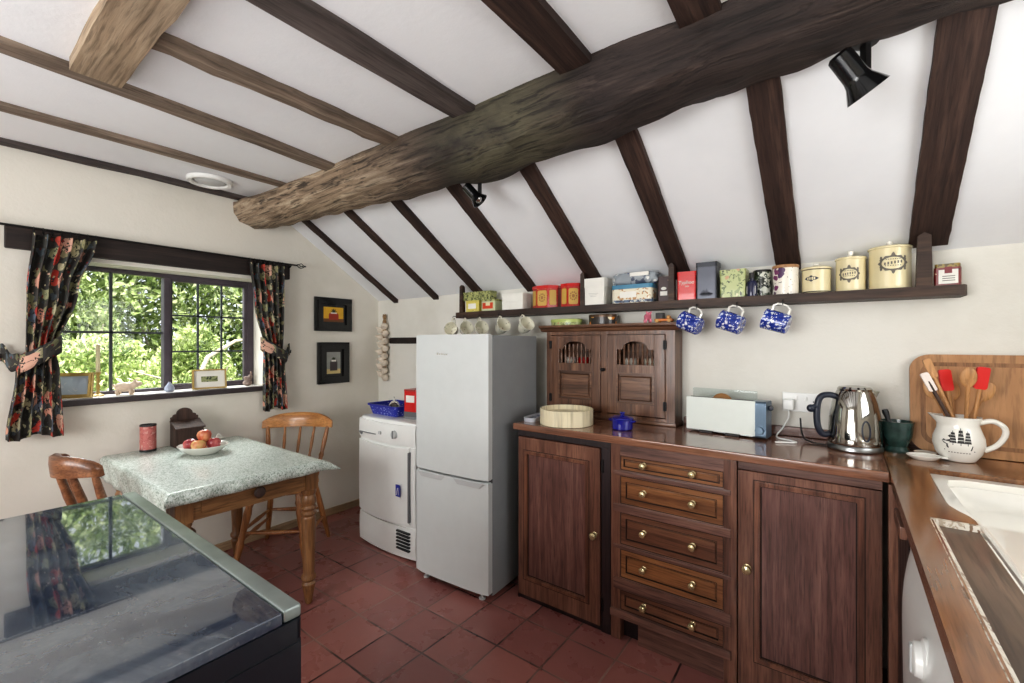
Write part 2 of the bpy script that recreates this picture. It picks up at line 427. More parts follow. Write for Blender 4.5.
BROWNP = pattern('brown packet print', (62, 36, 36), [('spot', 40, .24, [(62, 36, 36), (150, 110, 90), (90, 50, 46)])], .4)
JAMM = pattern('jar contents print', (120, 40, 38), [('spot', 60, .3, [(60, 22, 24), (206, 180, 140), (150, 50, 44)])], .3)
WIDEBASE = pattern('blue band print', (96, 116, 140), [('noise', 70, .5, [(60, 66, 84), (206, 206, 196)])], .4)

# ------------------------------------------------------------------ setting
XL, XR, YB, YF = -3.22, .84, 2.39, -2.0          # left, right, back (shelf) wall, rear wall
ZC, YS, ZS = 2.30, 1.46, 1.70                    # flat ceiling height; slope starts at YS and meets the back wall at ZS
def slope_z(y): return ZC - (y - YS) * (ZC - ZS) / (YB - YS)

def struct(name, bm, m, label, cat, **k): return tag(obj(name, bm, m, **k), label, cat, kind='structure')

bm = box(new(), XL - .4, XR + .4, YF - .3, YB + .3, -.06, 0)
struct('floor', bm, FLOOR, 'red brown quarry tile floor of the kitchen', 'floor')

WY0, WY1, WZ0, WZ1 = .42, 1.45, 1.02, 1.772
def wall_x(x0, x1, y0, y1, z0, z1, oy0, oy1, oz0, oz1):
    b = new(); box(b, x0, x1, y0, oy0, z0, z1); box(b, x0, x1, oy1, y1, z0, z1); box(b, x0, x1, oy0, oy1, z0, oz0); box(b, x0, x1, oy0, oy1, oz1, z1); return b
struct('wall_left', wall_x(XL - .26, XL, YF, YB + .25, 0, 2.42, WY0, WY1, WZ0, WZ1), WHITE, 'white plastered wall with the curtained window', 'wall')
struct('wall_right', wall_x(XR, XR + .25, YF, YB + .25, 0, 2.42, .55, 1.85, 1.15, 1.95), WHITE, 'white plastered wall behind the sink', 'wall')
bm = new(); box(bm, XL, XR, YF - .2, YF, 0, .8); box(bm, XL, XR, YF - .2, YF, 2.1, 2.42); box(bm, XL, -2.3, YF - .2, YF, .8, 2.1); box(bm, -.3, XR, YF - .2, YF, .8, 2.1)
struct('wall_rear', bm, WHITE, 'white plastered wall facing the long shelf wall', 'wall')
struct('wall_back', box(new(), XL, XR, YB, YB + .25, 0, 1.9), WALLB, 'white plastered wall carrying the long shelf', 'wall')
bm = new()
sheet(bm, lambda u, v: Vector((XL - .2 + u * (XR - XL + .4), YF - .2 + v * (YS - YF + .2), ZC + .004 * math.sin(u * 23) + .004 * math.sin(v * 17))), 30, 30)
sheet(bm, lambda u, v: Vector((XL - .2 + u * (XR - XL + .4), YS + v * (YB + .1 - YS), slope_z(YS + v * (YB + .1 - YS)) + .006 * math.sin(u * 31) * math.sin(v * 3.1))), 40, 12)
box(bm, XL - .26, XR + .26, YF - .2, YS, 2.42, 2.5)
box(bm, XL - .26, XR + .26, YS - .1, YB + .3, 2.42, 2.5)
struct('ceiling', bm, CEIL, 'white plaster ceiling, flat then sloping down to the shelf wall', 'ceiling', recalc=False)

struct('baseboard_left', box(new(), XL, XL + .018, YF, YB, 0, .055, .004), SKIRT, 'narrow pale wooden skirting under the window wall', 'skirting board')

# timbers
tn = [0]
def timber(bm, m, label, cat='beam'):
    tn[0] += 1
    return struct('trim_%d' % tn[0], bm, m, label, cat)

def wobbly(p0, p1, w, h, n=14, amp=.006, seed=0):
    """squared timber from p0 to p1; centre of its underside runs through both points"""
    rr = random.Random(seed); b = new(); p0 = Vector(p0); p1 = Vector(p1); d = (p1 - p0).normalized()
    side = d.cross(Vector((0, 0, 1))).normalized(); up = side.cross(d).normalized()
    if up.z < 0: up = -up
    rings = []
    for i in range(n + 1):
        c = p0.lerp(p1, i / n); a = [rr.uniform(-amp, amp) for _ in range(4)]
        rings.append([b.verts.new(c + side * (w / 2 + a[0]) + up * a[2]), b.verts.new(c - side * (w / 2 + a[1]) + up * a[3]),
                      b.verts.new(c - side * (w / 2 + a[1]) + up * h), b.verts.new(c + side * (w / 2 + a[0]) + up * h)])
    for A, B in zip(rings, rings[1:]):
        for k in range(4): b.faces.new((A[k], A[(k + 1) % 4], B[(k + 1) % 4], B[k]))
    b.faces.new(rings[0]); b.faces.new(rings[-1]); return b

# big beam: waney section swept along X
def big_beam():
    b = new(); N = 120; sec = [(1.380, 2.36), (1.345, 2.31), (1.342, 2.25), (1.352, 2.19), (1.380, 2.145), (1.43, 2.118), (1.48, 2.108), (1.54, 2.110), (1.585, 2.122), (1.612, 2.15), (1.62, 2.20), (1.60, 2.30), (1.55, 2.36)]
    rr = random.Random(3); ph = [rr.uniform(0, 6) for _ in range(8)]
    rings = []
    for i in range(N + 1):
        u = i / N; x = XL - .05 + u * (XR + .1 - XL)
        dz = .014 * math.sin(x * 2.3 + ph[0]) + .008 * math.sin(x * 6.1 + ph[1]) + .040 * max(0, (x + .9)) * 1.0
        dy = .012 * math.sin(x * 1.9 + ph[2]) + .006 * math.sin(x * 7 + ph[3])
        kn = math.exp(-((x + 1.32) / .16) ** 2)
        ring = []
        for j, (y, z) in enumerate(sec):
            jy = .006 * math.sin(x * 13 + j * 1.7 + ph[4]) + .004 * math.sin(x * 31 + j * 2.9); jz = .006 * math.sin(x * 11 + j * 2.3 + ph[5]) + .004 * math.sin(x * 29 + j)
            low = 1. if z < 2.26 else 0.
            lf = max(0., min(1., (-2.35 - x) / .85)); lf = lf * lf * (3 - 2 * lf)
            if low: zz0 = z; y = y - .10 * lf * (1 if y < 1.5 else 1.3)
            if low: yy = y + dy + jy + (kn * .03 if y > 1.5 else -kn * .012); zz = z + dz + jz - kn * .02
            else: yy = y + jy * .4; zz = z
            ring.append(b.verts.new((x, yy, zz)))
        rings.append(ring)
    n = len(sec)
    for A, B in zip(rings, rings[1:]):
        for k in range(n): b.faces.new((A[k], A[(k + 1) % n], B[(k + 1) % n], B[k]))
    b.faces.new(rings[0]); b.faces.new(rings[-1]); return b
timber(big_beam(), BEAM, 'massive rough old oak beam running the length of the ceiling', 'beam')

joists = [(-3.185, -3.175, .05, JOISTD, 'thin dark joist against the window wall'), (-2.70, -2.70, .065, JOISTL, 'thin pale joist second out from the window wall'),
          (-2.14, -2.23, .085, JOISTL, 'pale joist that the short thick cross timber butts into'), (-1.73, -1.705, .092, JOISTL, 'weathered joist starting at the short thick cross timber'),
          (-1.265, -1.25, .12, JOISTD, 'grey brown joist next to the weathered one over the fridge side'), (-.765, -.735, .12, RAFT, 'dark joist meeting the main beam right of the small spotlight'),
          (-.335, -.335, .115, RAFT, 'dark joist at the top edge above the dresser'), (.22, .22, .12, RAFT, 'dark joist nearest the sink wall')]
for i, (xa, xb, w, m, lab) in enumerate(joists):
    ya = .44 if i == 3 else YF + .0
    timber(wobbly((xa if i != 2 else xa + .12, ya, ZC - .022), (xb, 1.40, ZC - .022), w, .06, 16, .005, i), m, lab, 'joist')
timber(wobbly((-2.085, .375, ZC - .045), (-1.17, .375, ZC - .045), .135, .09, 8, .004, 21), TRIMR, 'short thick pale cross timber in the flat ceiling', 'beam')
rafts = [(-2.99, .052, 'thin rafter against the window wall slope'), (-2.515, .056, 'rafter ending above the garlic string'), (-2.07, .066, 'rafter ending above the cream mugs'),
         (-1.625, .074, 'rafter ending behind the red tins'), (-1.165, .08, 'rafter ending behind the tall white box'), (-.685, .088, 'rafter ending behind the bright red tea tin'),
         (-.212, .096, 'rafter ending behind the violet flower jar'), (.25, .112, 'wide heavy rafter beside the largest cream canister')]
for i, (x, w, lab) in enumerate(rafts):
    y1 = YB - (.0 if i < 7 else .06)
    timber(wobbly((x, 1.55, slope_z(1.55) - .028), (x + .005, y1, slope_z(y1) - .028), w, .06, 24, .0012, 40 + i), RAFT, lab, 'rafter')
timber(box(new(), XL - .02, XL + .03, .255, 1.612, 1.795, 1.905, .006), LINT, 'black brown timber lintel over the window', 'lintel')
timber(box(new(), -3.06, -1.9, YB - .012, YB + .02, 1.335, 1.385, .004), LINT, 'dark timber strip set in the wall behind the fridge', 'beam')

# window in the left wall
def window_main():
    t = thing('window_1', 'dark framed casement window with small panes onto the garden', 'window', (XL - .2, .94, WZ0), kind='structure')
    x0, x1 = -3.43, -3.385; z0, z1 = 1.046, 1.770
    b = new(); box(b, x0, x1, .42, .455, z0 - .02, z1, .004); box(b, x0, x1, 1.408, 1.449, z0 - .02, z1, .004)
    box(b, x0, x1, .455, 1.408, z1 - .024, z1, .004); box(b, x0, x1, .455, 1.408, z0 - .02, z0 + .018, .004)
    obj('window_frame', b, WFRAME, t, w=True)
    obj('mullion', box(new(), x0 - .005, x1 + .012, .922, .958, z0, z1 - .02, .005), WFRAME, t, w=True)
    b = new(); box(b, -3.415, -3.40, .672, .686, z0 + .015, z1 - .02); box(b, -3.415, -3.40, .45, .925, 1.395, 1.408)
    obj('glazing_bar', b, WBAR, t, w=True)
    b = new(); ring_prism(b, [(.956, z0 + .016), (1.410, z0 + .016), (1.410, z1 - .022), (.956, z1 - .022)], [(.970, z0 + .034), (1.388, z0 + .034), (1.388, z1 - .042), (.970, z1 - .042)], -3.42, -3.39, 'X')
    cs = obj('casement', b, WFRAME, t, w=True)
    b = new()
    for y in (1.112, 1.25): box(b, -3.41, -3.40, y - .0055, y + .0055, z0 + .03, z1 - .04)
    for z in (1.285, 1.515): box(b, -3.41, -3.40, .965, 1.39, z - .0055, z + .0055)
    b.transform(Matrix.Translation(-t.location)); obj('glazing_bar', b, WBAR, cs)
    obj('pane', box(new(), -3.409, -3.406, .45, .93, z0 + .01, z1 - .02), PANE, t, w=True)
    obj('pane', box(new(), -3.406, -3.404, .966, 1.39, z0 + .03, z1 - .04), PANE, t, w=True)
    b = box(new(), -3.385, XL - .01, WY0 + .002, WY1 - .002, WZ0 + .002, 1.045, .003)
    obj('sill', b, SILLW, t, w=True)
    o = obj('sill_edge', box(new(), XL - .01, XL + .028, .40, 1.475, 1.012, 1.046, .006), SILLD, t, w=True); o['label'] = 'dark front edge of the sill'
window_main()

def simple_window(name, label, horizontal, c0, c1, z0, z1, p):
    t = thing(name, label, 'window', kind='structure')
    def bx(b, a0, a1, zz0, zz1, d0, d1):
        return box(b, d0, d1, a0, a1, zz0, zz1) if not horizontal else box(b, a0, a1, d0, d1, zz0, zz1)
    b = new(); m = (c0 + c1) / 2
    for a in (c0, m - .025, c1 - .05): bx(b, a, a + .05, z0, z1, p, p + .05)
    bx(b, c0, c1, z0, z0 + .05, p, p + .05); bx(b, c0, c1, z1 - .05, z1, p, p + .05)
    obj('window_frame', b, WFRAME, t); obj('pane', bx(new(), c0 + .02, c1 - .02, z0 + .02, z1 - .02, p + .02, p + .024), PANE, t)
simple_window('window_2', 'dark framed window over the sink', False, .55, 1.85, 1.15, 1.95, XR + .12)
simple_window('added_window', 'wide dark framed window added for light in the wall facing the shelf', True, -2.3, -.3, .8, 2.1, YF - .14)  # made-up opening, added so the rear fill can shine in

# ------------------------------------------------------------------ garden
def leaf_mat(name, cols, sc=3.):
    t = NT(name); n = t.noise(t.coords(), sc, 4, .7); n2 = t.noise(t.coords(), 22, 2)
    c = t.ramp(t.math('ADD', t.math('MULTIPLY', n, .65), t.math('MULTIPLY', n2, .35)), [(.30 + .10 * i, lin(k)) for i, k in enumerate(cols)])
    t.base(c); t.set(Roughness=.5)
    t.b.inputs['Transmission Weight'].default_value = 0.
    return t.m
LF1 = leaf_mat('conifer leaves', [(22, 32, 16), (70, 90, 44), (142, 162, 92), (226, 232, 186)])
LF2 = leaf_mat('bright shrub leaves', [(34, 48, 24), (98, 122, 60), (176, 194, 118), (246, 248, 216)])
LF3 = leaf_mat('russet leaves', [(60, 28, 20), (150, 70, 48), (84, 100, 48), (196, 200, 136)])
BARK = plain('grey bark', (176, 166, 150), .8, var=.25, scale=30, bump=.3)
def foliage(name, label, c, rad, n, m, size, seed, droop=0.):
    rr = random.Random(seed); vs = []; fs = []
    for i in range(n):
        while True:
            p = Vector((rr.uniform(-1, 1), rr.uniform(-1, 1), rr.uniform(-1, 1)))
            if .25 < p.length < 1: break
        p = Vector((p.x * rad[0], p.y * rad[1], p.z * rad[2])) + Vector((0, 0, rad[2]))
        s = size * rr.uniform(.6, 1.5)
        a = Vector((rr.gauss(0, 1), rr.gauss(0, 1), rr.gauss(-droop, 1))).normalized(); b = a.cross(Vector((rr.gauss(0, 1), rr.gauss(0, 1), rr.gauss(0, 1)))).normalized()
        k = len(vs); vs += [p - a * s, p + b * s * .32, p + a * s, p - b * s * .32]; fs.append((k, k + 1, k + 2, k + 3))
    t = thing(name, label, 'bush', c)
    me = bpy.data.meshes.new('foliage'); me.from_pydata([tuple(v) for v in vs], [], fs); me.materials.append(m)
    o = bpy.data.objects.new('foliage', me); C.objects.link(o); o.parent = t; o['kind'] = 'stuff'
    bb = new()
    for k in range(5):
        q = Vector((rr.uniform(-.5, .5) * rad[0], rr.uniform(-.6, .6) * rad[1], rad[2] * 1.5))
        tube(bb, [(0, 0, 0), q * .4 + Vector((.05, .04, 0)), q], [.04, .02, .008], 6)
    obj('stem', bb, BARK, t); return t
GZ = -.25
struct('ground', box(new(), -14, XL - .3, -7, 10, GZ - .1, GZ), plain('lawn', (70, 96, 44), .9, var=.3, scale=8), 'green lawn of the garden outside the window', 'lawn')
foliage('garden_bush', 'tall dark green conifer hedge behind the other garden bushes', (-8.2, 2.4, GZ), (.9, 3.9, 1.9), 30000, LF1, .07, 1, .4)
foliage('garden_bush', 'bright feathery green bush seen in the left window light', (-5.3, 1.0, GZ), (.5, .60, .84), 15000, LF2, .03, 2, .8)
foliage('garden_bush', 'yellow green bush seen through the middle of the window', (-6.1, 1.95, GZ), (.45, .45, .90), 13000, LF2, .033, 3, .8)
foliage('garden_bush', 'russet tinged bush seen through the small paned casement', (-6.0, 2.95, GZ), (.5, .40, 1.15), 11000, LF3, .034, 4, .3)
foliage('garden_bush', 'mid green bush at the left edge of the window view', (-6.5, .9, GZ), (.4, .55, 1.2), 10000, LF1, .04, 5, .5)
b = new()
tube(b, [(-4.4, 1.45, GZ), (-4.42, 1.42, .4), (-4.4, 1.40, .95), (-4.42, 1.52, 1.22), (-4.45, 1.75, 1.36), (-4.5, 1.98, 1.39)], [.03, .026, .02, .018, .014, .008], 8)
tube(b, [(-4.41, 1.42, .75), (-4.35, 1.60, 1.0), (-4.3, 1.63, 1.14)], [.014, .01, .005], 6); tube(b, [(-4.4, 1.40, .85), (-4.4, 1.2, 1.05), (-4.45, 1.02, 1.12)], [.014, .01, .004], 6)
tag(at_origin(obj('garden_bush_branch', b, BARK), (-4.4, 1.45, GZ)), 'bare pale curved branch crossing in front of the garden bushes', 'branch')

# ------------------------------------------------------------------ curtains and pole
def curtain(label, ytop, ymid, ytie, ybot, side):
    t = thing('curtain', label, 'curtain', (XL + .09, (ytop[0] + ytop[1]) / 2, .885), group='floral curtains')
    ks = [(1.872, ytop), (1.60, ymid), (1.30, ytie), (1.20, tuple((a + b) / 2 for a, b in zip(ytie, ybot))), (.885, ybot)]
    def edge(z):
        for (za, ya), (zb, yb) in zip(ks, ks[1:]):
            if z >= zb:
                f = (za - z) / (za - zb); f = f * f * (3 - 2 * f); return ya[0] + (yb[0] - ya[0]) * f, ya[1] + (yb[1] - ya[1]) * f
        return ks[-1][1]
    def fn(u, v):
        z = 1.872 - v * (1.872 - .885) - (.012 * math.sin(u * 9) if v > .95 else 0); a, b_ = edge(z); wdt = b_ - a
        amp = .014 + .008 * (1 - v) - .008 * math.exp(-((z - 1.29) / .06) ** 2)
        x = XL + .075 + amp * math.sin(u * 2 * pi * 5.5 + .5 * math.sin(v * 5)) + .006 * math.sin(u * 40 + v * 6)
        y = a + wdt * (u + .022 * math.sin(u * 2 * pi * 5.5 + 1.2))
        return Vector((x, y, z))
    o = obj('fabric', sheet(new(), fn, 110, 60, (.62, 1.0)), CURT, t, w=True, ang=80)
    o.modifiers.new('thick', 'SOLIDIFY').thickness = .003
    # tie-back band round the gathered cloth, its tail on the wall hook
    a, b_ = ytie; yc = (a + b_) / 2; hw = (b_ - a) / 2 + .014
    def band(u, v):
        an = 2 * pi * u; return Vector((XL + .074 + .044 * math.cos(an), yc + hw * math.sin(an), 1.245 + .085 * v + side * (-.05) * math.sin(an)))
    bb = sheet(new(), band, 36, 4, (.4, .09))
    ye = yc + side * (hw - .005); yh = yc + side * (hw + .06)
    sheet(bb, lambda u, v: Vector((XL + .055 - .035 * u, ye + (yh - ye) * u, 1.23 + .085 * v - .05 + .085 * u * .8 + .012 * math.sin(u * 9))), 10, 4, (.2, .09))
    tb = obj('tieback', bb, CURT, t, w=True, ang=80); tb.modifiers.new('thick', 'SOLIDIFY').thickness = .004
    obj('tieback_hook', tube(new(), [(XL, yh, 1.27), (XL + .03, yh, 1.27), (XL + .035, yh, 1.29)], .004, 6), BLACKM, t, w=True)
curtain('dark floral curtain tied back at the left side of the window, the longer wider one', (.335, .575), (.315, .505), (.315, .425), (.25, .45), -1)
curtain('dark floral curtain tied back at the right side of the window, above the pine chair', (1.315, 1.545), (1.345, 1.545), (1.405, 1.54), (1.405, 1.565), 1)
t = thing('curtain_pole', 'thin black iron curtain pole with twisted cage ends over the window', 'curtain pole', (XL + .05, .94, 1.89))
obj('pole', tube(new(), [(XL + .065, .17, 1.897), (XL + .065, 1.64, 1.897)], .006, 8), BLACKM, t, w=True)
for y, s in ((1.64, 1), (.17, -1)):
    b = new()
    for k in range(4):
        pts = []
        for j in range(13):
            f = j / 12; r = .017 * math.sin(pi * f); a = k * pi / 2 + f * 2.4
            pts.append((XL + .065 + r * math.cos(a), y + s * f * .06, 1.897 + r * math.sin(a)))
        tube(b, pts, .0026, 5)
    ball(b, (XL + .065, y + s * .064, 1.897), .006, n=8, m=6); obj('finial', b, BLACKM, t, w=True)
for y in (.23, 1.60):
    b = new(); tube(b, [(XL + .03, y, 1.88), (XL + .05, y, 1.88), (XL + .066, y, 1.89)], .005, 6); obj('bracket', b, BLACKM, t, w=True)
for y0, y1, n in ((.345, .57, 8), (1.325, 1.54, 8)):
    for k in range(n):
        y = y0 + (y1 - y0) * k / (n - 1); b = new()
        tube(b, [(XL + .065 + .016 * math.cos(a * pi / 6), y, 1.887 + .016 * math.sin(a * pi / 6)) for a in range(12)], .0022, 5, closed=True)
        obj('curtain_ring', b, BLACKM, t, w=True)

# ------------------------------------------------------------------ things on the sill
SZ = 1.0455
def picture(name, label, loc, rz, w, h, fr, fm, inner, tilt=0., mount=None, art=None, depth=.016):
    """local: stands on z=0, faces -Y"""
    t = thing(name, label, 'picture', loc, rz); T = TR(rx=-tilt)
    b = new(); O = [(-w / 2, 0), (w / 2, 0), (w / 2, h), (-w / 2, h)]; I = [(-w / 2 + fr, fr), (w / 2 - fr, fr), (w / 2 - fr, h - fr), (-w / 2 + fr, h - fr)]
    ring_prism(b, O, I, -depth, 0, 'Y', T); f2 = fr * .45
    O2 = [(-w / 2 + f2, f2), (w / 2 - f2, f2), (w / 2 - f2, h - f2), (-w / 2 + f2, h - f2)]
    ring_prism(b, O2, I, -depth - .006, -depth + .001, 'Y', T); obj('frame', b, fm, t)
    b = new(); box(b, -w / 2 + fr, w / 2 - fr, -depth * .5, -depth * .2, fr, h - fr, T=T); pb = obj('mount', b, mount or inner, t)
    if art: art(t, pb, T, w, h, fr, -depth * .5 - .001)
    return t
SEAP = pattern('sea picture', (186, 200, 214), [('noise', 14, .55, [(130, 172, 164), (206, 214, 222), (120, 160, 170)])], .4)
LAND = pattern('meadow picture', (150, 156, 110), [('noise', 40, .52, [(52, 62, 42), (96, 104, 64)])], .5)
def art_land(t, pb, T, w, h, fr, y):
    obj('painting', box(new(), -w * .24, w * .24, y - .0004, y, h * .36, h * .64, T=T), LAND, pb)
TP = math.radians(10)
picture('sill_picture_frame', 'gilt framed seascape leaning on the sill beside the left curtain', (-3.29, .50, SZ), math.radians(62), .17, .135, .018, LEAD, SEAP, TP)
picture('sill_picture_frame', 'gold framed small landscape with wide white mount on the sill', (-3.275, 1.135, SZ), math.radians(80), .185, .125, .009, LEAD, LAND, TP, PAPER, art_land)
t = thing('candlestick', 'slim brass candlestick with a tall cream candle on the sill', 'candlestick', (-3.33, .61, SZ))
obj('holder', lathe(new(), [(.028, 0), (.028, .006), (.01, .014), (.006, .03), (.01, .05), (.006, .07), (.009, .09), (.006, .11), (.013, .125), (.014, .132), (.01, .133)], 16), LEAD, t)
obj('candle', lathe(new(), [(.0095, .13), (.0095, .285), (.004, .29), (0, .291)], 14), CREAM, t)
def figurine(name, label, loc, rz, balls, m, cat='figurine', vox=.0035):
    b = new()
    for c, r in balls: ball(b, c, *r, n=14, m=8)
    o = obj(name, b, m, ang=180); md = o.modifiers.new('merge', 'REMESH'); md.mode = 'VOXEL'; md.voxel_size = vox; md.use_smooth_shade = True
    sm = o.modifiers.new('soften', 'SMOOTH'); sm.factor = .5; sm.iterations = 4
    o.location = loc; o.rotation_euler = (0, 0, rz); return tag(o, label, cat)
pig = [((0, 0, .045), (.05, .028, .028)), ((.048, 0, .058), (.024, .02, .02)), ((.07, 0, .062), (.014, .011, .011)), ((.05, .014, .078), (.007, .006, .011)), ((.05, -.014, .078), (.007, .006, .011)),
       ((.032, .015, .016), (.009, .009, .018)), ((.032, -.015, .016), (.009, .009, .018)), ((-.03, .015, .016), (.01, .009, .018)), ((-.03, -.015, .016), (.01, .009, .018)), ((-.052, 0, .055), (.006, .006, .008))]
BISQ = plain('bisque pottery', (206, 186, 166), .6, var=.12, scale=40)
figurine('pig_figurine', 'pale pottery pig standing on the window sill', (-3.285, .715, SZ), math.radians(58), [((x[0] * 1.0, x[1] * 1.0, x[2] * 1.0), r) for x, r in pig], BISQ)
t = thing('perfume_bottle', 'small grey teardrop pottery bottle on the sill before the mullion', 'bottle', (-3.285, .925, SZ))
obj('body', lathe(new(), [(0, 0), (.019, .001), (.026, .012), (.024, .028), (.013, .044), (.006, .054), (.007, .058), (0, .059)], 18), plain('grey blue pottery', (158, 166, 184), .35, var=.12), t)
STONE = plain('carved grey stone', (128, 112, 104), .8, var=.25, scale=60, bump=.6)
figurine('stone_carving', 'small carved grey brown ornament at the right end of the sill', (-3.30, 1.372, SZ), .2, [((0, 0, .02), (.035, .028, .02)), ((0, .004, .045), (.026, .022, .022)), ((.004, .018, .062), (.014, .014, .016)), ((0, -.014, .055), (.014, .013, .012)), ((.008, .02, .085), (.007, .008, .02))], STONE)

# ------------------------------------------------------------------ pictures, garlic, vent
def wallpic(label, y0, y1, z0, z1, fr, art):
    w, h = y1 - y0, z1 - z0
    # frame faces +X: local -Y -> world +X  (rz = 90 deg)
    return picture('picture', label, (XL + .002, (y0 + y1) / 2, z0), pi / 2, w, h, fr, BLACKP, BLACKP, 0, None, art, .02)
YEL = plain('yellow paint', (214, 168, 50), .5, var=.12); TERR = plain('terracotta paint', (160, 58, 40), .5, var=.15); BRNP = plain('brown paint', (110, 72, 40), .5); GRNP = plain('dark green paint', (44, 52, 34), .5)
GRYP = plain('grey green paint', (150, 152, 146), .5, var=.15); SLATEP = plain('slate paint', (74, 66, 66), .5, var=.2); CRMP = plain('straw paint', (206, 186, 132), .5)
def art_jar(bg, ground, body):
    def f(t, pb, T, w, h, fr, y):
        x0, x1, z0, z1 = -w / 2 + fr * 1.45, w / 2 - fr * 1.45, fr * 1.45, h - fr * 1.45; W = x1 - x0; H = z1 - z0
        obj('painting', box(new(), x0, x1, y - .0005, y, z0, z1), bg, pb)
        obj('painting', box(new(), x0, x1, y - .001, y - .0006, z0, z0 + H * .22), ground, pb)
        cx = (x0 + x1) / 2; bw = min(W * .27, H * .36)
        obj('painting', prism(new(), [(cx - bw, z0 + H * .14), (cx + bw, z0 + H * .14), (cx + bw, z0 + H * .52), (cx + bw * .7, z0 + H * .62), (cx - bw * .7, z0 + H * .62), (cx - bw, z0 + H * .52)], y - .0016, y - .0011, 'Y'), body, pb)
        b = new()
        for a in range(5):
            an = pi * (.15 + .175 * a); tip = (cx + bw * .7 * math.cos(an), z0 + H * .62 + bw * .75 * math.sin(an))
            prism(b, [(cx - .006, z0 + H * .62), (cx + .006, z0 + H * .62), (tip[0] + .004, tip[1]), (tip[0] - .004, tip[1])], y - .0021, y - .0017, 'Y')
        obj('painting', b, GRNP, pb)
        obj('painting', box(new(), cx - bw * .62, cx + bw * .62, y - .0026, y - .0022, z0 + H * .56, z0 + H * .64), PAPER, pb)
    return f
wallpic('black framed painting of a red pot on yellow, upper of the two pictures', 1.805, 2.118, 1.432, 1.692, .05, art_jar(YEL, BRNP, TERR))
wallpic('black framed painting of a grey pot, lower of the two pictures', 1.828, 2.095, 1.025, 1.345, .052, art_jar(GRYP, CRMP, SLATEP))

t = thing('hanging_garlic_string', 'plaited string of white garlic bulbs hanging on the wall by the corner', 'garlic', (-3.10, YB - .03, 1.02))
GARL = plain('garlic skin', (222, 210, 194), .55, var=.12, scale=40); STALK = plain('dry garlic stalk', (150, 122, 88), .8, var=.25, scale=60)
b = new()
for k in range(2): tube(b, [(.012 * math.sin(z * 60 + k * pi), .004 * math.cos(z * 60 + k * pi), z) for z in [.06 + .5 * i / 30 for i in range(31)]], .009, 6)
obj('plait', b, STALK, t)
for k in range(15):
    z = .03 + .43 * k / 14; a = (-1) ** k; Tm = TR(a * .026 + R.uniform(-.006, .006), -.012 - R.uniform(0, .01), z, R.uniform(.9, 1.6), 0, a * .5 + R.uniform(-.3, .3))
    bb = lathe(new(), [(0, -.026), (.012, -.025), (.026, -.014), (.029, 0), (.022, .016), (.009, .028), (.006, .042), (0, .043)], 12, Tm); 
    g = obj('garlic_bulb', bb, GARL, t)
    obj('root_plate', ball(new(), (0, 0, -.0215), .007, .007, .002, 8, 5, T=Tm), STALK, g)

t = thing('ceiling_vent', 'round white ring vent on the flat ceiling near the window wall', 'vent', (-3.0, 1.04, ZC))
obj('ring', lathe(new(), [(.085, .002), (.115, .002), (.115, -.012), (.108, -.02), (.09, -.018), (.085, -.008)], 32, cap=False), APPW, t)
obj('disc', lathe(new(), [(0, 0), (.075, 0), (.075, -.01), (.06, -.016), (0, -.017)], 32), GREYL, t)

# ------------------------------------------------------------------ spotlights
def spot(label, loc, rz, tilt, s=1.):
    t = thing('ceiling_spotlight', label, 'spotlight', loc, rz, group='spotlights on the main beam')
    b = new(); lathe(b, [(.02, .03), (.03, .028), (.03, .015), (.012, .012)], 16, TR(0, 0, .0)); box(b, -.008, .008, -.012, .012, -.075, .02, .003); obj('bracket', b, BLACKM, t)
    Tm = TR(-.03, 0, -.07, 0, tilt)
    obj('shade', lathe(new(), [(0, .075 * s), (.022 * s, .073 * s), (.03 * s, .066 * s), (.031 * s, -.005), (.034 * s, -.02), (.052 * s, -.058 * s), (.053 * s, -.06 * s), (.048 * s, -.058 * s), (.028, -.02), (0, -.015)], 24, Tm), BLACKP, t)
    obj('lamp_bulb', ball(new(), (0, 0, -.03), .022, .022, .018, 14, 8, T=Tm), CHROME, t); return t
spot('black spotlight under the main beam near the wide rafter, the larger one', (.045, 1.56, 2.145), math.radians(36), math.radians(-38))
spot('black spotlight under the main beam above the fridge, the smaller one', (-1.385, 1.60, 2.115), math.radians(30), math.radians(-42), .78)

# ------------------------------------------------------------------ fridge freezer
t = thing('fridge_freezer', 'tall silver grey fridge freezer between the dryer and the dark cupboards', 'fridge', (-1.722, 1.735, 0), math.radians(3.2))
W = .258
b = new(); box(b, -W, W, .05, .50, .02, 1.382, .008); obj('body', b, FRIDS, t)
def curved_door(z0, z1):
    poly = []
    for k in range(13):
        x = -W + 2 * W * k / 12; poly.append((x, .010 * (abs(x) / W) ** 3 - .0))
    poly += [(W, .045), (-W, .045)]
    bb = new(); prism(bb, poly, z0, z1, 'Z'); es = [e for e in bb.edges if abs(e.verts[0].co.z - e.verts[1].co.z) < 1e-5]
    bmesh.ops.bevel(bb, geom=es, offset=.005, segments=2, affect='EDGES'); return bb
d1 = obj('door', curved_door(.628, 1.386), FRIDGE, t); d2 = obj('door', curved_door(.038, .616), FRIDGE, t)
HREC = plain('handle recess', (158, 162, 162), .4)
for xa, xb, dd in ((-.235, -.03, -1), (.03, .235, 1)):
    b = new(); prism(b, [(xa, .612), (xb, .612), (xb - .03, .586), (xa + .03, .586)], -.003, .004, 'Y'); obj('handle_recess', b, GREYL, d2)
b = new()
for k, (x, w_, h_) in enumerate(((-.088, .010, .012), (-.072, .008, .008), (-.058, .008, .008), (-.046, .006, .008), (-.034, .009, .006), (-.02, .008, .006))): box(b, x, x + w_, -.0018, .001, 1.275, 1.275 + h_, .0005, 1)
o = obj('badge', b, CHROME, d1)
o['label'] = 'small raised silver maker badge'
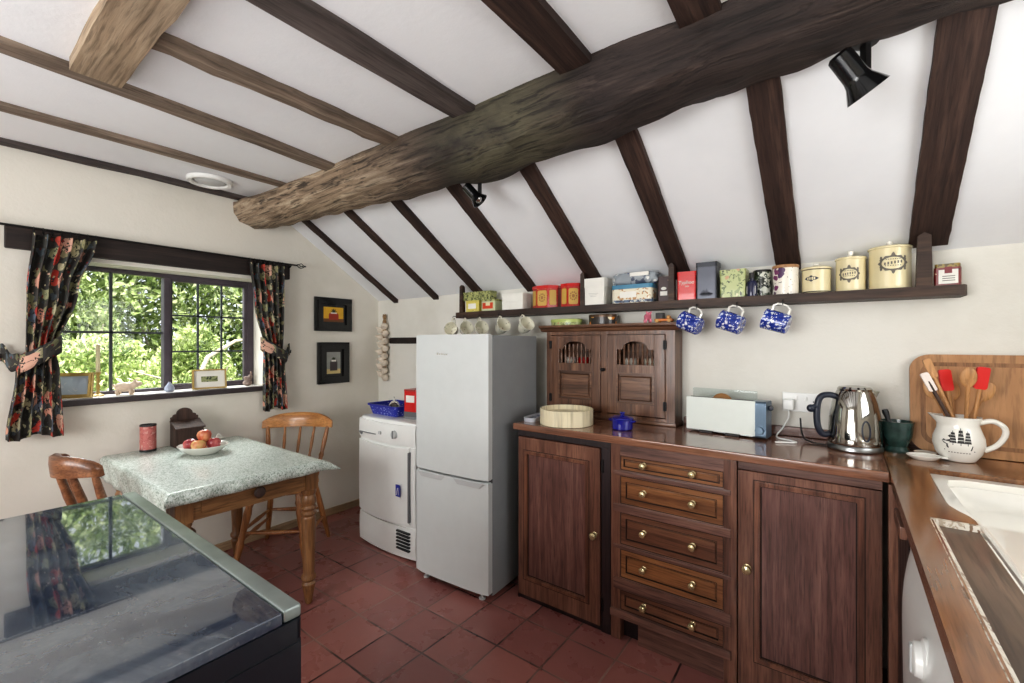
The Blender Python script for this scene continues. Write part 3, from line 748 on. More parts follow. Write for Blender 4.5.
obj('gasket', box(new(), -W + .004, W - .004, .042, .052, .03, 1.37), plain('dark gasket', (70, 72, 74), .6), t)
for x in (-.2, .2): obj('foot', lathe(new(), [(.018, 0), (.018, .008), (.008, .01), (.008, .042)], 12, TR(x, .035, 0)), GREYL, t)
for x in (-.2, .2): obj('foot', lathe(new(), [(.018, 0), (.018, .008), (.008, .01), (.008, .028)], 12, TR(x, .46, 0)), GREYL, t)

# ------------------------------------------------------------------ tumble dryer
t = thing('tumble_dryer', 'white tumble dryer standing in the corner left of the fridge', 'tumble dryer', (-2.365, 1.80, 0))
W = .29
prof = [(.03, .0), (.0, .08), (.0, .84), (.012, .849), (.03, .852), (.53, .852), (.54, .84), (.54, 0)]
b = new(); prism(b, [(.035, 0.01), (.02, .06), (.02, .825), (.028, .842), (.045, .850), (.53, .850), (.545, .838), (.545, .01)], -W, W, 'X')
es = [e for e in b.edges if len({round(v.co.x, 4) for v in e.verts}) == 1 and abs(e.verts[0].co.z - .4) < .5]
bmesh.ops.bevel(b, geom=es, offset=.012, segments=3, affect='EDGES'); obj('body', b, APPW, t)
def bulge(z0, z1, y, depth, x0=-W + .006, x1=W - .006, sag=.0):
    bb = new(); n = 14; top = []; 
    def fn(u, v):
        x = x0 + (x1 - x0) * u; k = 1 - (2 * u - 1) ** 2
        z = z0 - sag * k + (z1 - z0) * v if v < .5 else z1 - (1 - v) * (z1 - z0) - sag * k * (1 if v < .99 else 1)
        return Vector((x, y - depth * k - .004 * math.sin(pi * v), z))
    sheet(bb, fn, n, 6)
    geo = bmesh.ops.extrude_face_region(bb, geom=bb.faces[:]); vv = [g for g in geo['geom'] if isinstance(g, bmesh.types.BMVert)]
    for v in vv: v.co.y = y + .012
    return bb
cp = obj('control_panel', bulge(.715, .835, .014, .010, sag=.012), APPW, t)
dr = obj('door', bulge(.225, .695, .012, .016, x1=W - .065, sag=.018), APPW, t)
obj('door_grip', box(new(), W - .064, W - .052, -.004, .02, .24, .67, .004), APPG, dr)
obj('side_trim', bulge(.225, .695, .014, .004, x0=W - .05, x1=W - .006), APPW, t)
obj('kick_panel', bulge(.02, .205, .016, .010, sag=.012), APPW, t)
b = new()
for k in range(6): box(b, W - .17, W - .05, -.006, .012, .062 + .021 * k, .072 + .021 * k, .002, 1)
obj('grille', b, plain('grille black', (28, 28, 28), .6), t, w=False)
b = box(new(), -W + .02, -W + .20, -.004, .01, .742, .748, .002); prism(b, [(-W + .02, .748), (-W + .05, .748), (-W + .045, .728)], -.006, .008, 'Y'); obj('drawer_grip', b, APPG, cp)
obj('knob', lathe(new(), [(.026, 0), (.024, .014), (.02, .018), (0, .019)], 20, TR(.10, .004, .765, pi / 2)), GREYL, cp)
obj('pointer', box(new(), .096, .104, -.018, -.01, .742, .79), APPG, cp)
obj('button', box(new(), -.05, -.03, -.012, 0, .752, .772, .003), GREYL, cp)
s = obj('energy_sticker', box(new(), .128, .168, -.0135, -.011, .39, .462), plain('blue sticker', (40, 52, 150), .4), dr); s['label'] = 'small blue sticker'
b = new(); tube(b, [(.138, -.0145, .40), (.146, -.0145, .44), (.152, -.0145, .445), (.156, -.0145, .40)], .0022, 5); obj('sticker_mark', b, PAPER, dr)

# on the dryer
t = thing('plastic_basket', 'blue dotted plastic basket on top of the tumble dryer', 'basket', (-2.50, 2.0, .851), math.radians(-3))
def basket(bm, w0, d0, w1, d1, h, th=.004):
    n = 28
    def lp(w, d, z, rr): return [(x, y, z) for x, y in rrect(-w, w, -d, d, rr)]
    A = [bm.verts.new(p) for p in lp(w0, d0, 0, .02)]; B = [bm.verts.new(p) for p in lp(w1, d1, h, .03)]; Ci = [bm.verts.new(p) for p in lp(w1 - th, d1 - th, h, .03)]; D = [bm.verts.new(p) for p in lp(w0 - th, d0 - th, th, .02)]
    k = len(A)
    for a, b_ in ((A, B), (B, Ci), (Ci, D)):
        for i in range(k): bm.faces.new((a[i], a[(i + 1) % k], b_[(i + 1) % k], b_[i]))
    bm.faces.new(A); bm.faces.new(D); return bm
obj('tray', basket(new(), .14, .10, .165, .12, .065), POLKA, t)
b = new(); ring_prism(b, rrect(-.172, .172, -.127, .127, .032), rrect(-.158, .158, -.113, .113, .028), .06, .071, 'Z'); obj('rim', b, BLUEP, t)
t = thing('pottery_mug', 'white pottery mug with faint print lying in the blue basket', 'mug', (-2.50, 1.985, .867), 0)
T_ = TR(0, 0, .036, pi / 2, 0, math.radians(50)); obj('bowl', lathe(new(), [(0, -.045), (.03, -.045), (.036, -.03), (.036, .045), (.032, .045), (.031, -.035), (0, -.04)], 20, T_), FLORAL, t)
T2 = TR(0, 0, .036, 0, 0, math.radians(50)); b = new(); tube(b, [T2 @ Vector(p) for p in ((0, .02, .034), (0, .02, .056), (0, 0, .062), (0, -.02, .056), (0, -.025, .034))], .005, 6); obj('handle', b, CERAM, t)
t = thing('red_coffee_tin', 'red tin with white label in a clear holder on the dryer', 'tin', (-2.255, 1.965, .835 + .016), math.radians(8))
b = new(); prism(b, rrect(-.055, .055, -.055, .055, .012), .045, .175, 'Z'); obj('tin', b, REDM, t)
b = new(); prism(b, rrect(-.056, .056, -.056, .056, .012), .175, .187, 'Z'); obj('lid', b, plain('dull red lid', (170, 50, 44), .3), t)
obj('label_panel', box(new(), -.034, .036, -.0562, -.054, .105, .15), PAPER, t)
b = new(); prism(b, rrect(-.06, .06, -.06, .06, .012), 0, .012, 'Z'); obj('base', b, APPG, t)
b = new(); prism(b, rrect(-.058, .058, -.058, .058, .012), .012, .045, 'Z'); obj('stand', b, plain('smoky grey stand', (96, 96, 98), .2, coat=.4), t)
t = thing('plastic_box', 'pale blue clear plastic box behind the red tin on the dryer', 'box', (-2.39, 2.235, .851))
b = basket(new(), .09, .07, .10, .08, .10); obj('tub', b, plain('pale blue plastic', (186, 200, 220), .25), t)
b = new(); prism(b, rrect(-.104, .104, -.084, .084, .02), .10, .118, 'Z'); obj('lid', b, plain('dark grey lid', (52, 52, 58), .4), t)

# ------------------------------------------------------------------ base cabinets
FY = 1.905
def knob(bm, x, y, z, r=.017):
    return lathe(bm, [(r * .75, 0), (r * .8, .003), (r * .42, .006), (r * .42, .014), (r * .9, .018), (r, .024), (r * .85, .031), (r * .45, .034), (0, .0345)], 16, TR(x, y, z, pi / 2))
def panel_door(t, x0, x1, z0, z1, y, fw, fb, px0, px1, pz0, pz1, kx, kz, mats):
    m_st, m_pan = mats
    b = new(); O = [(x0, z0), (x1, z0), (x1, z1), (x0, z1)]; I = [(px0, pz0), (px1, pz0), (px1, pz1), (px0, pz1)]
    ring_prism(b, O, I, y, y + .022, 'Y')
    d = obj('door', b, m_st, t, w=True)
    k = .012; b = new(); ring_prism(b, [(px0 - k * .6, pz0 - k * .6), (px1 + k * .6, pz0 - k * .6), (px1 + k * .6, pz1 + k * .6), (px0 - k * .6, pz1 + k * .6)], [(px0 + k, pz0 + k), (px1 - k, pz0 + k), (px1 - k, pz1 - k), (px0 + k, pz1 - k)], y - .005, y + .012, 'Y')
    bmesh.ops.bevel(b, geom=[e for e in b.edges if all(abs(v.co.y - (y - .005)) < 1e-5 for v in e.verts)], offset=.0035, segments=2, affect='EDGES')
    b.transform(Matrix.Translation(-t.location)); obj('moulding', b, CABM, d)
    b = new(); ring_prism(b, [(px0 + k - .001, pz0 + k - .001), (px1 - k + .001, pz0 + k - .001), (px1 - k + .001, pz1 - k + .001), (px0 + k - .001, pz1 - k + .001)], [(px0 + k + .004, pz0 + k + .004), (px1 - k - .004, pz0 + k + .004), (px1 - k - .004, pz1 - k - .004), (px0 + k + .004, pz1 - k - .004)], y + .0075, y + .012, 'Y')
    ring_prism(b, [(px0 - k * .6 - .003, pz0 - k * .6 - .003), (px1 + k * .6 + .003, pz0 - k * .6 - .003), (px1 + k * .6 + .003, pz1 + k * .6 + .003), (px0 - k * .6 - .003, pz1 + k * .6 + .003)], [(px0 - k * .6 + .001, pz0 - k * .6 + .001), (px1 + k * .6 - .001, pz0 - k * .6 + .001), (px1 + k * .6 - .001, pz1 + k * .6 - .001), (px0 - k * .6 + .001, pz1 + k * .6 - .001)], y - .0006, y + .004, 'Y')
    b.transform(Matrix.Translation(-t.location)); o = obj('groove_tone', b, SHADE_LINE, d); o['label'] = 'dark painted shade line round the panel'  # thin rings round the moulding, shade painted as dark lines
    b = box(new(), px0 - .005, px1 + .005, y + .009, y + .018, pz0 - .005, pz1 + .005); b.transform(Matrix.Translation(-t.location)); obj('panel', b, m_pan, d)
    b = knob(new(), kx, y, kz, .018); b.transform(Matrix.Translation(-t.location)); o = obj('knob', b, BRASS, d); o['label'] = 'pale brass knob'
    return d
TOPZ = .885
t = thing('base_cabinet', 'dark stained one door cupboard at the fridge end of the worktop', 'cupboard', (-1.12, 2.14, 0), group='dark wooden base units')
b = new(); box(b, -1.385, -.861, 1.935, 2.375, .0, TOPZ - .002); obj('carcass', b, CABD, t, w=True)
b = new(); box(b, -1.385, -.861, FY + .004, 1.935, .853, TOPZ - .002, .002); box(b, -.907, -.861, FY + .002, 1.935, 0, .853, .002); box(b, -1.385, -1.376, FY + .004, 1.935, 0, .853); box(b, -1.376, -.907, FY + .010, 1.935, 0, .03); fo = obj('face_frame', b, CABD, t, w=True)
panel_door(t, -1.376, -.911, .028, .850, FY - .004, 0, 0, -1.335, -.975, .118, .775, -.937, .445, (CABV, CABP))
b = new(); box(b, -.905, -.895, FY - .004, FY + .004, .74, .80); box(b, -.905, -.895, FY - .004, FY + .004, .10, .16); obj('hinge', b, BLACKM, t, w=True)

t = thing('drawer_cabinet', 'dark wooden unit of five long drawers with brass knobs', 'drawers', (-.597, 2.14, 0), group='dark wooden base units')
b = new(); box(b, -.858, -.336, 1.95, 2.375, .0, TOPZ - .002); obj('carcass', b, CABD, t, w=True)
b = new(); box(b, -.858, -.813, FY, 1.95, .0, TOPZ - .002, .002); box(b, -.384, -.336, FY, 1.95, .0, TOPZ - .002, .002)
obj('stile', b, CABV, t, w=True)
b = new()
for z0, z1 in ((.832, TOPZ - .002), (.740, .768), (.575, .617), (.410, .434), (.226, .284)): box(b, -.83, -.36, FY + .001, 1.95, z0, z1, .002)
for z0, z1 in ((.740, .768), (.575, .617), (.410, .434), (.226, .284)): box(b, -.845, -.356, FY - .006, FY + .02, z0 + .004, z1 - .004, .003)
box(b, -.858, -.355, FY - .014, 1.95, .105, .138, .004); obj('rail', b, CABX, t, w=True)
b = new(); box(b, -.735, -.336, FY + .01, 1.95, 0, .105, .003); obj('plinth', b, CABX, t, w=True)
for (z0, z1, m) in ((.770, .830, DRAWL), (.619, .738, DRAWL), (.436, .573, DRAWD), (.286, .408, DRAWL), (.140, .224, DRAWD)):
    b = new(); x0, x1 = -.811, -.386; y = FY + .004; k = min(.022, (z1 - z0) * .2)
    ring_prism(b, [(x0, z0), (x1, z0), (x1, z1), (x0, z1)], [(x0 + k, z0 + k), (x1 - k, z0 + k), (x1 - k, z1 - k), (x0 + k, z1 - k)], y, y + .02, 'Y')
    q = .008; prism(b, [(x0 + k + q, z0 + k + q), (x1 - k - q, z0 + k + q), (x1 - k - q, z1 - k - q), (x0 + k + q, z1 - k - q)], y + .002, y + .02, 'Y'); box(b, x0 + k - .002, x1 - k + .002, y + .008, y + .02, z0 + k - .002, z1 - k + .002)
    d = obj('drawer', b, m, t, w=True)
    b = new()
    for e, wd, yy in ((0, .004, y + .003), (k, .0022, y - .0004)):
        ring_prism(b, [(x0 + e, z0 + e), (x1 - e, z0 + e), (x1 - e, z1 - e), (x0 + e, z1 - e)], [(x0 + e + wd, z0 + e + wd), (x1 - e - wd, z0 + e + wd), (x1 - e - wd, z1 - e - wd), (x0 + e + wd, z1 - e - wd)], yy, y + .012, 'Y') if e else ring_prism(b, [(x0 - .004, z0 - .004), (x1 + .004, z0 - .004), (x1 + .004, z1 + .004), (x0 - .004, z1 + .004)], [(x0 + .0003, z0 + .0003), (x1 - .0003, z0 + .0003), (x1 - .0003, z1 - .0003), (x0 + .0003, z1 - .0003)], y - .0015, y + .012, 'Y')
    b.transform(Matrix.Translation(-t.location)); o = obj('groove_tone', b, SHADE_LINE, d); o['label'] = 'dark painted shade line round the raised field'  # shade round the drawer and its field painted as dark outlines
    for x in (-.705, -.50):
        b = knob(new(), x, y + .002, (z0 + z1) / 2 + .004, .0155); b.transform(Matrix.Translation(-t.location)); o = obj('knob', b, BRASS, d); o['label'] = 'pale brass knob'

t = thing('base_cabinet', 'dark stained one door cupboard at the corner by the sink', 'cupboard', (-.115, 2.14, 0), group='dark wooden base units')
b = new(); box(b, -.333, .10, 1.935, 2.375, .0, TOPZ - .002); obj('carcass', b, CABD, t, w=True)
b = new(); box(b, -.333, .10, FY + .004, 1.935, .853, TOPZ - .002, .002); obj('top_rail', b, CABX, t, w=True); obj('plinth', box(new(), -.333, .10, FY + .006, 1.935, 0, .028), CABX, t, w=True)
panel_door(t, -.331, .098, .028, .851, FY - .002, 0, 0, -.268, .045, .14, .812, -.299, .482, (CABV, CABP))

t = thing('corner_panel', 'narrow dark grooved panel in the inner corner beside the washing machine', 'panel', (.14, 1.74, 0), group='dark wooden base units')
b = new(); box(b, .112, .150, 1.88, 1.925, 0, TOPZ - .002, .003); obj('post', b, CABV, t, w=True)
b = new()
for k in range(4): box(b, .136, .158, 1.585 + .074 * k, 1.657 + .074 * k, 0, TOPZ - .002, .003, 1)
obj('boards', b, CABD, t, w=True)
b = new(); box(b, .120, .137, 1.62, 1.80, .80, .835, .003); obj('rail', b, CABV, t, w=True)

# worktop
t = thing('worktop', 'glossy brown wooden worktop turning the corner round the sink', 'worktop', (-.4, 2.1, TOPZ))
b = new(); box(b, -1.405, .117, 1.887, 2.386, TOPZ, .92, .006); obj('board', b, TOPW, t, w=True)
b = new(); box(b, .117, .835, 2.03, 2.386, TOPZ, .92, .003); box(b, .70, .835, -.5, 2.03, TOPZ, .92)
edge = [(.172, 1.45), (.172, 1.49)]
prism(b, [(.117, -.5), (.168, -.5), (.168, 1.46), (.247, 1.46), (.247, 1.50), (.241, 1.53), (.228, 1.56), (.216, 1.60), (.212, 1.66), (.214, 1.80), (.222, 2.03), (.117, 2.03)], TOPZ, .92, 'Z')
obj('return_board', b, TOPY, t, w=True)
b = new(); box(b, .170, .246, -.5, 1.457, TOPZ + .001, .908); o = obj('drainer', b, DRAIN, t, w=True); o['label'] = 'sunk worn grey brown draining strip'
WORN = pattern('flaking white edge', (206, 200, 188), [('noise', 50, .52, [(120, 96, 76), (170, 156, 138)])], .5)
b = new(); prism(b, [(.164, .9203), (.178, .9085), (.172, .905), (.160, .9195)], -.5, 1.452, 'Y'); prism(b, [(1.452, .9203), (1.466, .9203), (1.452, .9085), (1.446, .9085)], .164, .247, 'X'); o = obj('drainer_edge', b, WORN, t, w=True); o['label'] = 'worn white edge of the draining strip'
b = new(); box(b, -.665, .835, 2.362, 2.386, .9205, .962, .004); obj('upstand', b, CABX, t, w=True)

# sink
t = thing('sink', 'wide white ceramic sink set into the wooden worktop', 'sink', (.46, 1.4, .82))
def sink():
    b = new()
    loops = [(rrect(.206, .695, -.3, 2.022, .03), .825), (rrect(.206, .695, -.3, 2.022, .03), .884), (rrect(.212, .692, -.295, 2.020, .03), .884)]
    L = [[b.verts.new((x, y, z)) for x, y in lp] for lp, z in loops]
    inn = [(rrect(.252, .66, -.25, 1.985, .07), .884), (rrect(.258, .655, -.245, 1.98, .07), .874), (rrect(.275, .64, -.22, 1.955, .07), .85), (rrect(.30, .61, -.19, 1.92, .07), .838)]
    L += [[b.verts.new((x, y, z)) for x, y in lp] for lp, z in inn]
    n = len(L[0])
    for A, B in zip(L, L[1:]):
        for k in range(n): b.faces.new((A[k], A[(k + 1) % n], B[(k + 1) % n], B[k]))
    b.faces.new(L[0]); b.faces.new(L[-1]); return b
obj('basin', sink(), CERAM, t, w=True)
b = new(); 
prism(b, [(.2205, 1.602), (.226, 2.025), (.66, 2.025), (.66, 1.985), (.30, 1.985), (.262, 1.96), (.252, 1.90), (.252, 1.62), (.262, 1.54), (.262, 1.46), (.2475, 1.46), (.2475, 1.50), (.2425, 1.532), (.2310, 1.562)], .8845, .905, 'Z')
tube(b, [(.259, 1.50, .902), (.262, 1.40, .900), (.264, 1.0, .898), (.264, -.2, .898)], .008, 8); obj('rim', b, CERAM, t, w=True)
b = new()
for k in range(7): box(b, .33 + .012 * k, .60, 1.46 - k * .03, 1.468 - k * .03, .837, .843, .002, 1)
obj('drain_ribs', b, CERAM, t, w=True)

# washing machine under the return
t = thing('washing_machine', 'white washing machine with a bulging control front under the return worktop', 'washing machine', (.43, 1.265, 0))
def wm():
    b = new()
    def fn(u, v):
        y = 1.57 - .6 * u; z = .02 + .80 * v; k = (1 - (2 * u - 1) ** 6) * (1 - (2 * v - 1) ** 8); return Vector((.150 - .030 * k - .012 * v, y, z))
    sheet(b, fn, 20, 20); geo = bmesh.ops.extrude_face_region(b, geom=b.faces[:])
    for g in geo['geom']:
        if isinstance(g, bmesh.types.BMVert): g.co.x = .70
    return b
obj('body', wm(), APPW, t, w=True)
obj('dial', lathe(new(), [(.042, -.006), (.040, .008), (.032, .012), (.030, .022), (.026, .025), (0, .0255)], 28, TR(.126, 1.13, .745, 0, -pi / 2)), APPW, t, w=True)
obj('dial_grip', box(new(), .097, .108, 1.123, 1.137, .718, .772, .003), GREYL, t, w=True)
b = new(); lathe(b, [(.0, -.012), (.13, -.012), (.15, 0), (.17, .008), (.19, .004), (.195, -.01)], 36, TR(.118, 1.27, .37, 0, -pi / 2)); obj('porthole_door', b, GREYL, t, w=True)

# ------------------------------------------------------------------ range cooker
t = thing('range_cooker', 'large blue black cooker with a glossy dark glass lid in the near corner', 'cooker', (-1.17, .05, 0))
x0, x1, y0, y1 = -1.618, -.699, -.26, .375
b = new(); box(b, x0 + .005, x1 - .003, y0 + .005, y1 - .003, .06, .867); box(b, x0 + .03, x1 - .03, y0 + .03, y1 - .06, .0, .06); obj('body', b, CNAVY, t, w=True)
b = new(); ring_prism(b, [(y0 + .01, .08), (y1 - .004, .08), (y1 - .004, .862), (y0 + .01, .862)], [(y0 + .07, .14), (y1 - .085, .14), (y1 - .085, .79), (y0 + .07, .79)], x1 - .004, x1 - .0005, 'X'); obj('side_panel', b, CNAVY, t, w=True)
b = new(); prism(b, rrect(x0, x1, y0, y1, .012), .868, .900, 'Z'); obj('lid_frame', b, CNAVY, t, w=True)
b = new(); box(b, x0 + .004, x1 - .003, y1 - .031, y1 - .001, .900, .921, .005); o = obj('front_trim', b, CSTRIP, t, w=True); o['label'] = 'grey metal strip along the front edge of the lid'
b = new(); box(b, x0 + .002, x1 - .002, y0 + .002, y1 - .032, .900, .919, .003); obj('glass_lid', b, CGLASS, t, w=True)
for k, (xa, xb) in enumerate(((x0 + .02, -1.19), (-1.16, x1 - .02))):
    b = new(); box(b, xa, xb, y1 - .004, y1 + .014, .12, .72, .006); d = obj('oven_door', b, CNAVY, t, w=True)
    b = new(); box(b, xa + .06, xb - .06, y1 + .0135, y1 + .016, .25, .60); b.transform(Matrix.Translation(-t.location)); obj('door_glass', b, BLACKP, d)
    b = new(); tube(b, [(xa + .04, y1 + .013, .68), (xa + .04, y1 + .045, .68), (xb - .04, y1 + .045, .68), (xb - .04, y1 + .013, .68)], .008, 8); b.transform(Matrix.Translation(-t.location)); obj('handle', b, STEEL, d)
for k in range(7): obj('control_knob', lathe(new(), [(.02, 0), (.018, .018), (0, .02)], 16, TR(x0 + .11 + .117 * k, y1 - .003, .80, -pi / 2)), STEEL, t, w=True)

# ------------------------------------------------------------------ table, cloth, things on it
TX0, TX1, TY0, TY1, TZ = -3.15, -2.15, .605, 1.250, .740
t = thing('dining_table', 'old wooden kitchen table with turned legs and an end drawer', 'table', ((TX0 + TX1) / 2, (TY0 + TY1) / 2, 0))
obj('tabletop', box(new(), TX0, TX1, TY0, TY1, TZ - .024, TZ - .008, .003), TABW, t, w=True)
ax0, ax1, ay0, ay1 = TX0 + .05, TX1 - .035, TY0 + .03, TY1 - .005
b = new(); box(b, ax0, ax1, ay0, ay0 + .022, TZ - .145, TZ - .024); box(b, ax0, ax1, ay1 - .022, ay1, TZ - .145, TZ - .024); box(b, ax0, ax0 + .022, ay0, ay1, TZ - .145, TZ - .024); box(b, ax1 - .022, ax1 - .002, ay0, ay1, TZ - .145, TZ - .024, .002)
obj('apron', b, TABW, t, w=True)
b = new(); box(b, ax1 - .012, ax1 + .004, ay0 + .09, ay1 - .08, TZ - .122, TZ - .05, .004); d = obj('drawer', b, TABW, t, w=True)
b = lathe(new(), [(.012, 0), (.010, .01), (.024, .02), (.026, .028), (.02, .038), (0, .041)], 18, TR(ax1 + .003, (ay0 + ay1) / 2 + .01, TZ - .086, 0, pi / 2)); b.transform(Matrix.Translation(-t.location)); o = obj('knob', b, DKWOOD, d); o['label'] = 'dark round wooden knob'
LEG = [(.012, 0), (.018, .01), (.023, .05), (.030, .085), (.034, .105), (.026, .118), (.036, .13), (.036, .145), (.027, .158), (.029, .2), (.033, .33), (.036, .44), (.030, .452), (.039, .466), (.030, .48), (.039, .494), (.031, .508), (.038, .525), (.036, .545), (.030, .56), (.037, .575), (.037, .59)]
for lx, ly in ((ax0 + .03, ay0 + .03), (ax1 - .030, ay0 + .03), (ax0 + .03, ay1 - .03), (ax1 - .030, ay1 - .03)):
    b = lathe(new(), LEG, 20, TR(lx, ly, 0)); box(b, lx - .035, lx + .035, ly - .033, ly + .033, .59, TZ - .024, .003); obj('leg', b, TABZ, t, w=True)
# cloth
def cloth():
    b = new(); ox = .012; X0, X1, Y0, Y1 = TX0 - .004, TX1 + ox, TY0 - ox, TY1 + ox; dr = .052
    N = 60; M = 44
    def fn(u, v):
        x = X0 - .0 + (X1 + dr - X0) * u; y = Y0 - dr - .06 + (Y1 - Y0 + 2 * dr + .06) * v; z = TZ
        ex = max(0, x - X1); eyl = max(0, Y0 - y); eyr = max(0, y - Y1)
        e = max(ex, eyl, eyr)
        if e > 0:
            z = TZ - e + .0; wv = .004 * math.sin(x * 37 + y * 41)
            fl = max(0., min(1., (x - (X1 - .12)) / .12)); fl = fl * fl * (3 - 2 * fl)
            x = min(x, X1 + .006 + wv); y = max(y, Y0 - .006 - wv)
            if eyr > 0:
                y = Y1 + .006 + wv + eyr * 1.35 * fl; z = TZ - max(ex * 1.0, eyr * (1 - .1 * fl)) - .012 * fl * eyr / dr
        elif min(X1 - x, Y1 - y, y - Y0) < .012: z -= (.012 - min(X1 - x, Y1 - y, y - Y0)) * .3
        z += .0008 * math.sin(x * 26) * math.sin(y * 21)
        return Vector((x, y, z))
    return sheet(b, fn, N, M)
o = obj('tablecloth', cloth(), CLOTH, ang=80); at_origin(o, ((TX0 + TX1) / 2, (TY0 + TY1) / 2, TZ)); tag(o, 'pale green leaf patterned oilcloth over the kitchen table', 'tablecloth'); o.modifiers.new('thick', 'SOLIDIFY').thickness = .002
CZ = TZ + .0015
t = thing('fruit_dish', 'shallow white oval dish of apples on the tablecloth', 'dish', (-2.80, .94, CZ), .5)
obj('dish', lathe(new(), [(0, .003), (.06, .003), (.07, 0), (.075, .002), (.105, .024), (.125, .045), (.122, .047), (.10, .03), (.07, .010), (0, .009)], 36, sx=1.0, sy=.86), CERAM, t)
def apple_mat(name, c1, c2):
    tt = NT(name); n = tt.noise(tt.coords((1, 1, .5)), 22, 3); tt.base(tt.ramp(n, [(.38, lin(c1)), (.62, lin(c2))])); tt.set(Roughness=.25, Coat_Weight=.3); return tt.m
AP = [apple_mat('apple crimson', (146, 48, 58), (196, 104, 100)), apple_mat('apple red orange', (188, 84, 66), (222, 156, 112)), apple_mat('apple yellow', (220, 190, 122), (214, 134, 98))]
APR = [(0, -.020), (.01, -.027), (.022, -.026), (.032, -.008), (.035, .008), (.030, .022), (.018, .030), (.008, .027), (0, .020)]
for k, (x, y, z, m, lab) in enumerate(((-2.826, .888, .041, 0, 'crimson apple at the left of the white dish'), (-2.752, .902, .043, 2, 'yellow flushed apple at the front of the white dish'),
                                    (-2.786, .940, .088, 1, 'big red apple on top of the pile in the white dish'), (-2.758, .976, .041, 0, 'dark red apple at the right of the white dish'), (-2.836, .962, .041, 1, 'orange red apple at the back of the white dish'))):
    a = thing('apple', lab, 'apple', (x, y, CZ + z + .007), R.uniform(0, 6), 'apples in the white dish')
    obj('flesh', lathe(new(), APR, 18, TR(rx=R.uniform(-.4, .4))), AP[m], a)
    if k == 2: obj('stalk', tube(new(), [(0, 0, .018), (.004, 0, .036)], .0015, 5), DKWOOD, a)
b = new(); sheet(b, lambda u, v: Vector((.045 * (u - .5), .06 * (v - .5), .04 + .03 * u + .018 * math.sin(v * 5) * u)), 8, 8)
o = obj('napkin', b, PAPER); o.location = (-2.815, 1.022, CZ + .012); o.rotation_euler = (.2, -.1, .6); o.modifiers.new('thick', 'SOLIDIFY').thickness = .001; tag(o, 'crumpled white paper napkin at the back of the fruit dish', 'napkin')
# salt box
t = thing('salt_box', 'dark carved wooden salt box with arched back on the table by the wall', 'box', (-3.09, .955, CZ), pi / 2)
b = new(); W_ = .068
top = [(-W_, 0), (W_, 0), (W_, .165), (.058, .168), (.055, .178), (.045, .182)] + [(.040 * math.cos(a), .182 + .034 * math.sin(a)) for a in [pi * k / 12 for k in range(13)]] + [(-.045, .182), (-.055, .178), (-.058, .168), (-W_, .165)]
prism(b, top, .035, .05, 'Y'); obj('back_board', b, DKWOOD, t)
b = new(); prism(b, [(-.05, 0), (.036, 0), (.036, .14), (-.05, .105)], -W_, W_, 'X'); obj('box', b, DKWOOD, t)
b = new(); prism(b, [(-.062, .103), (.036, .141), (.036, .149), (-.062, .111)], -W_ - .006, W_ + .006, 'X'); obj('lid', b, DKWOOD, t)
t = thing('candle_tin', 'tall pink cylinder tin with dark ends on the table by the wall', 'tin', (-3.10, .775, CZ))
PINKT = pattern('faded pink print', (190, 112, 106), [('noise', 60, .56, [(204, 150, 142), (168, 88, 86)])], .35, coat=.2)
obj('tube', lathe(new(), [(.037, .006), (.037, .142)], 24), PINKT, t); obj('base', lathe(new(), [(.0375, 0), (.0375, .012)], 24), INK, t); obj('rim', lathe(new(), [(.0375, .138), (.0375, .147), (.034, .147), (.034, .142), (0, .142)], 24, cap=False), INK, t)
obj('label_panel', wrap(box(new(), -.018, .022, -.0004, .0004, .016, .04), .037), PAPER, t)

# ------------------------------------------------------------------ chairs
def turned(bm, a, b_, prof, n=12):
    """prof: (radius, fraction 0..1) from a to b"""
    a, b_ = Vector(a), Vector(b_); d = b_ - a; q = d.to_track_quat('Z', 'Y').to_matrix().to_4x4(); M_ = Matrix.Translation(a) @ q
    return lathe(bm, [(r, f * d.length) for r, f in prof], n, M_)
LEGP = [(.011, 0), (.015, .04), (.019, .20), (.023, .30), (.017, .36), (.022, .40), (.017, .44), (.021, .60), (.024, .72), (.019, .80), (.024, .85), (.019, .90), (.017, 1)]
BLEGP = [(.012, 0), (.016, .2), (.019, .5), (.018, .8), (.016, 1)]
SPP = [(.007, 0), (.010, .15), (.012, .28), (.008, .33), (.011, .37), (.008, .42), (.011, .65), (.008, .9), (.007, 1)]
POSTP = [(.012, 0), (.016, .18), (.018, .30), (.012, .36), (.017, .42), (.012, .48), (.016, .70), (.013, .92), (.011, 1)]
